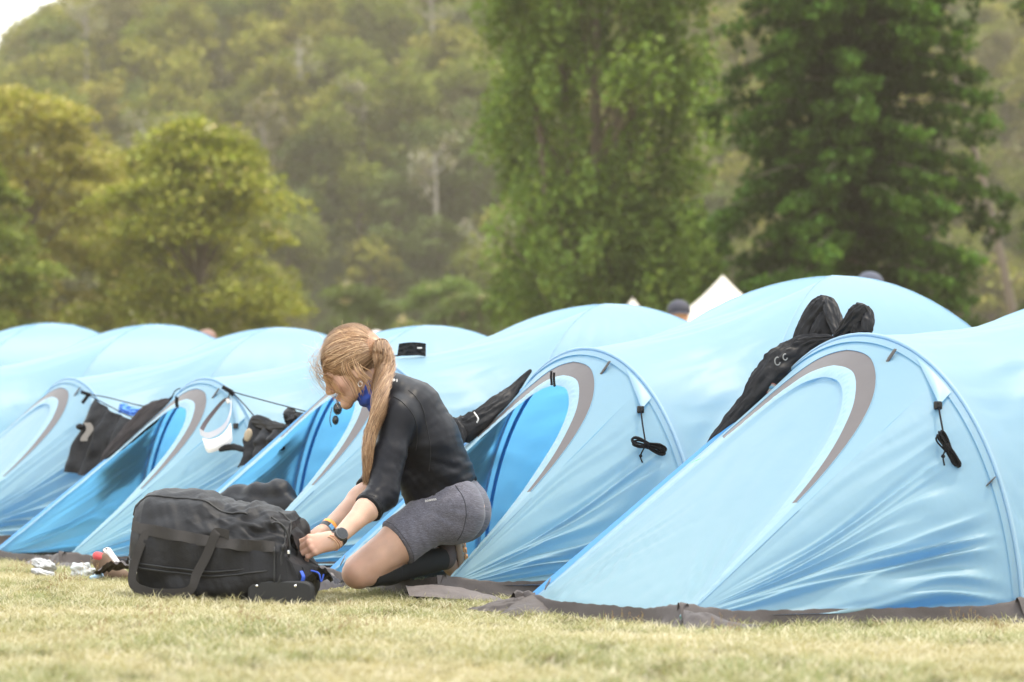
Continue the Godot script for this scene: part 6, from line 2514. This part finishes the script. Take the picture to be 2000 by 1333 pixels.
func build_litter() -> void:
	var nz := noise(501, 1.0, 3)
	var bag := mat(Color(0.34, 0.34, 0.34), 0.5)
	bag.backlight_enabled = true
	bag.backlight = Color(0.5, 0.5, 0.5)
	var clear := mat(Color(0.45, 0.47, 0.47), 0.35)
	clear.transparency = BaseMaterial3D.TRANSPARENCY_ALPHA
	clear.albedo_color.a = 0.72
	for e in [[86, 1106, 10.05, 0.044, 0.024, bag, "crumpled white plastic bag lying before the open tent at the far left"], [84, 1121, 9.85, 0.046, 0.014, bag, "flattened bluish white wrapper in the grass below the crumpled bag"], [163, 1118, 9.80, 0.048, 0.032, clear, "crumpled clear plastic bag left of the brown shoe"]]:
		var c := at_px(e[0], e[1], e[2])
		var mb := MB.new()
		mb.ball(Vector3.ZERO, Vector3(e[3], e[4], 0.045), Basis(Vector3.BACK, -0.25), 26, 34)
		for i in mb.v.size():
			var p: Vector3 = mb.v[i]
			var k: float = 1.0 + 0.55 * nz.get_noise_3d(p.x * 26.0 + e[0], p.y * 34.0, p.z * 26.0)
			mb.v[i] = p * k
		var o := obj("plastic_bag", remesh(mb), e[5])
		o.position = c
		tag(o, e[6], "plastic bag" if e[0] != 84 else "wrapper", "")
	# brown shoe standing on its toe, red lining and white sole
	var sp := at_px(205, 1118, 9.72)
	var sh := thing("trail_shoe", "brown trail shoe with red lining and white sole left of the duffel bag", "shoe", sp)
	var F := Field.new(Vector3(-0.10, -0.06, -0.10), Vector3(0.12, 0.14, 0.10), 0.007)
	F.bone(Vector3(-0.015, 0.045, 0), Vector3(0.02, -0.005, 0), 0.036, 0.040, 0.02)
	F.bone(Vector3(0.02, -0.005, 0), Vector3(0.07, -0.015, 0.02), 0.038, 0.026, 0.02)
	F.cut(Vector3(-0.02, 0.062, 0), Vector3(-0.5, 0.85, 0.0))
	var mb3 := MB.new()
	F.mesh(mb3)
	obj("upper", mb3, mat(Color(0.105, 0.062, 0.036), 0.8), sh)
	mb3 = MB.new()
	mb3.ball(Vector3(-0.020, 0.055, 0.006), Vector3(0.030, 0.020, 0.032), Basis(Vector3.BACK, -0.5))
	obj("lining", mb3, mat(Color(0.38, 0.035, 0.040), 0.7), sh)
	mb3 = MB.new()
	mb3.box(Vector3(0.024, 0.048, -0.018), Vector3(0.030, 0.100, 0.060), Basis(Vector3.BACK, 0.62), 0.010)
	obj("sole", mb3, M.white, sh)
	mb3 = MB.new()
	mb3.sheet(func(u: float, w: float) -> Vector3:
		return Vector3(lerpf(-0.09, 0.09, u), 0.012 + 0.045 * sin(PI * u) * (1.0 - w * 0.6) + 0.02 * nz.get_noise_2d(u * 4.0, w * 4.0), lerpf(0.05, -0.06, w)), 24, 12)
	var flap := obj("grey_flap", mb3, M.skirt)
	flap.position = at_px(232, 1128, 9.55)
	tag(flap, "loose grey brown cloth in the grass between shoe and duffel bag", "cloth")
	mb3 = MB.new()
	mb3.box(Vector3.ZERO, Vector3(0.05, 0.018, 0.03), Basis(Vector3.BACK, 0.3), 0.004)
	var pk := obj("small_packet", mb3, mat(Color(0.30, 0.45, 0.62), 0.4))
	pk.position = at_px(188, 1127, 9.62)
	tag(pk, "small light blue packet in the grass below the brown shoe", "packet")


func remesh(mb: MB) -> MB:
	# fresh normals after the points were moved
	for i in mb.n.size():
		mb.n[i] = Vector3.ZERO
	for i in range(0, mb.idx.size(), 3):
		var q := -(mb.v[mb.idx[i + 1]] - mb.v[mb.idx[i]]).cross(mb.v[mb.idx[i + 2]] - mb.v[mb.idx[i]])
		for k in 3:
			mb.n[mb.idx[i + k]] += q
	for i in mb.n.size():
		mb.n[i] = mb.n[i].normalized() if mb.n[i].length() > 1e-12 else Vector3.UP
	return mb


func build_backdrop_things() -> void:
	# white peaked marquees beyond the camp
	var cream := mat(Color(0.66, 0.61, 0.54), 0.8)
	cream.backlight_enabled = true
	cream.backlight = Color(0.5, 0.48, 0.42)
	for e in [[1412, 538, 44.0, 1.9, 1.15, "cream peaked marquee showing above the tents, the larger of two"], [1236, 583, 50.0, 1.6, 1.0, "cream peaked marquee of which only the tip shows, the smaller of two"]]:
		var top := at_px(e[0], e[1], e[2])
		var t := thing("marquee", e[5], "marquee", Vector3(top.x, 0, top.z), 0.5, "marquees beyond the camp")
		var h := top.y
		var mb := MB.new()
		mb.sheet(func(u: float, w: float) -> Vector3:
			var a := u * TAU
			var sq := 1.0 / maxf(absf(cos(a)), absf(sin(a)))
			var r: float = float(e[3]) * w * lerpf(1.0, sq, w)
			return Vector3(cos(a) * r, h - (h - 2.2) * (1.0 - pow(1.0 - w, 1.7)), sin(a) * r), 48, 16, 1, 1, true)
		obj("roof", mb, cream, t)
		mb = MB.new()
		mb.box(Vector3(0, 2.08, 0), Vector3(e[3] * 1.99, 0.25, e[3] * 1.99))
		obj("valance", mb, cream, t)
		for x in [-1.0, 1.0]:
			for z in [-1.0, 1.0]:
				mb = MB.new()
				mb.tube([Vector3(x * e[3] * 0.97, 0, z * e[3] * 0.97), Vector3(x * e[3] * 0.97, 2.0, z * e[3] * 0.97)], 0.04, 8)
				obj("leg", mb, M.white, t)
	# people who stand beyond the tents: only heads and caps show
	var says := [
		[1326, 586, 21.0, Color(0.030, 0.030, 0.045), "person in a dark cap standing beyond the tents before the cream marquee", true],
		[1700, 531, 18.0, Color(0.045, 0.050, 0.075), "person beyond the tents, dark hat just above the highest tent roof", true],
		[404, 644, 26.5, Color(0.20, 0.12, 0.10), "person beyond the tents whose head shows between two far tent roofs", false],
		[736, 646, 26.5, Color(0.52, 0.46, 0.45), "person beyond the tents whose pale head shows beside the woman's hair", false]]
	var shirts := [Color(0.05, 0.06, 0.09), Color(0.04, 0.05, 0.07), Color(0.55, 0.16, 0.13), Color(0.5, 0.48, 0.48)]
	for i in says.size():
		var e: Array = says[i]
		var top := at_px(e[0], e[1], e[2])
		var t := thing("person", e[4], "person", Vector3(top.x, 0, top.z), 0.4 * i)
		var h := top.y
		var F := Field.new(Vector3(-0.45, -0.05, -0.3), Vector3(0.45, h + 0.05, 0.3), 0.03)
		F.bone(Vector3(0, h - 0.13, 0), Vector3(0, h - 0.11, 0.01), 0.085, 0.088, 0.02)
		F.bone(Vector3(0, h - 0.30, 0), Vector3(0, h - 0.16, 0), 0.055, 0.055, 0.02)
		F.bone(Vector3(0, h * 0.56, 0), Vector3(0, h * 0.80, 0), 0.13, 0.13, 0.05, Vector3.RIGHT, 1.35)
		for s in [-1.0, 1.0]:
			F.bone(Vector3(0.17 * s, h * 0.80, 0), Vector3(0.24 * s, h * 0.62, 0.02), 0.055, 0.045, 0.03)
			F.bone(Vector3(0.24 * s, h * 0.62, 0.02), Vector3(0.22 * s, h * 0.47, 0.10), 0.042, 0.032, 0.02)
			F.bone(Vector3(0.09 * s, h * 0.52, 0), Vector3(0.10 * s, h * 0.27, 0.01), 0.085, 0.060, 0.04)
			F.bone(Vector3(0.10 * s, h * 0.27, 0.01), Vector3(0.10 * s, 0.06, -0.01), 0.058, 0.040, 0.02)
			F.bone(Vector3(0.10 * s, 0.045, -0.03), Vector3(0.11 * s, 0.035, 0.13), 0.042, 0.035, 0.02)
		var mb := MB.new()
		var shirt: Color = shirts[i]
		F.mesh(mb, func(p: Vector3) -> Color:
			if p.y > h - 0.26: return Color(0.45, 0.26, 0.19)
			return shirt if p.y > h * 0.5 else Color(0.05, 0.05, 0.06))
		var bm := mat(Color(1, 1, 1), 0.8)
		bm.vertex_color_use_as_albedo = true
		obj("body", mb, bm, t)
		mb = MB.new()
		mb.ball(Vector3(0, h - 0.085, -0.005), Vector3(0.098, 0.088, 0.108))
		if e[5]:
			mb.sheet(func(u: float, w: float) -> Vector3:
				var a := lerpf(-1.1, 1.1, u)
				return Vector3(sin(a) * (0.09 + 0.02 * w), h - 0.10 - 0.02 * w - 0.01 * a * a, cos(a) * (0.09 + 0.07 * w)), 10, 3)
		obj("cap" if e[5] else "hair", mb, mat(e[3], 0.8), t)
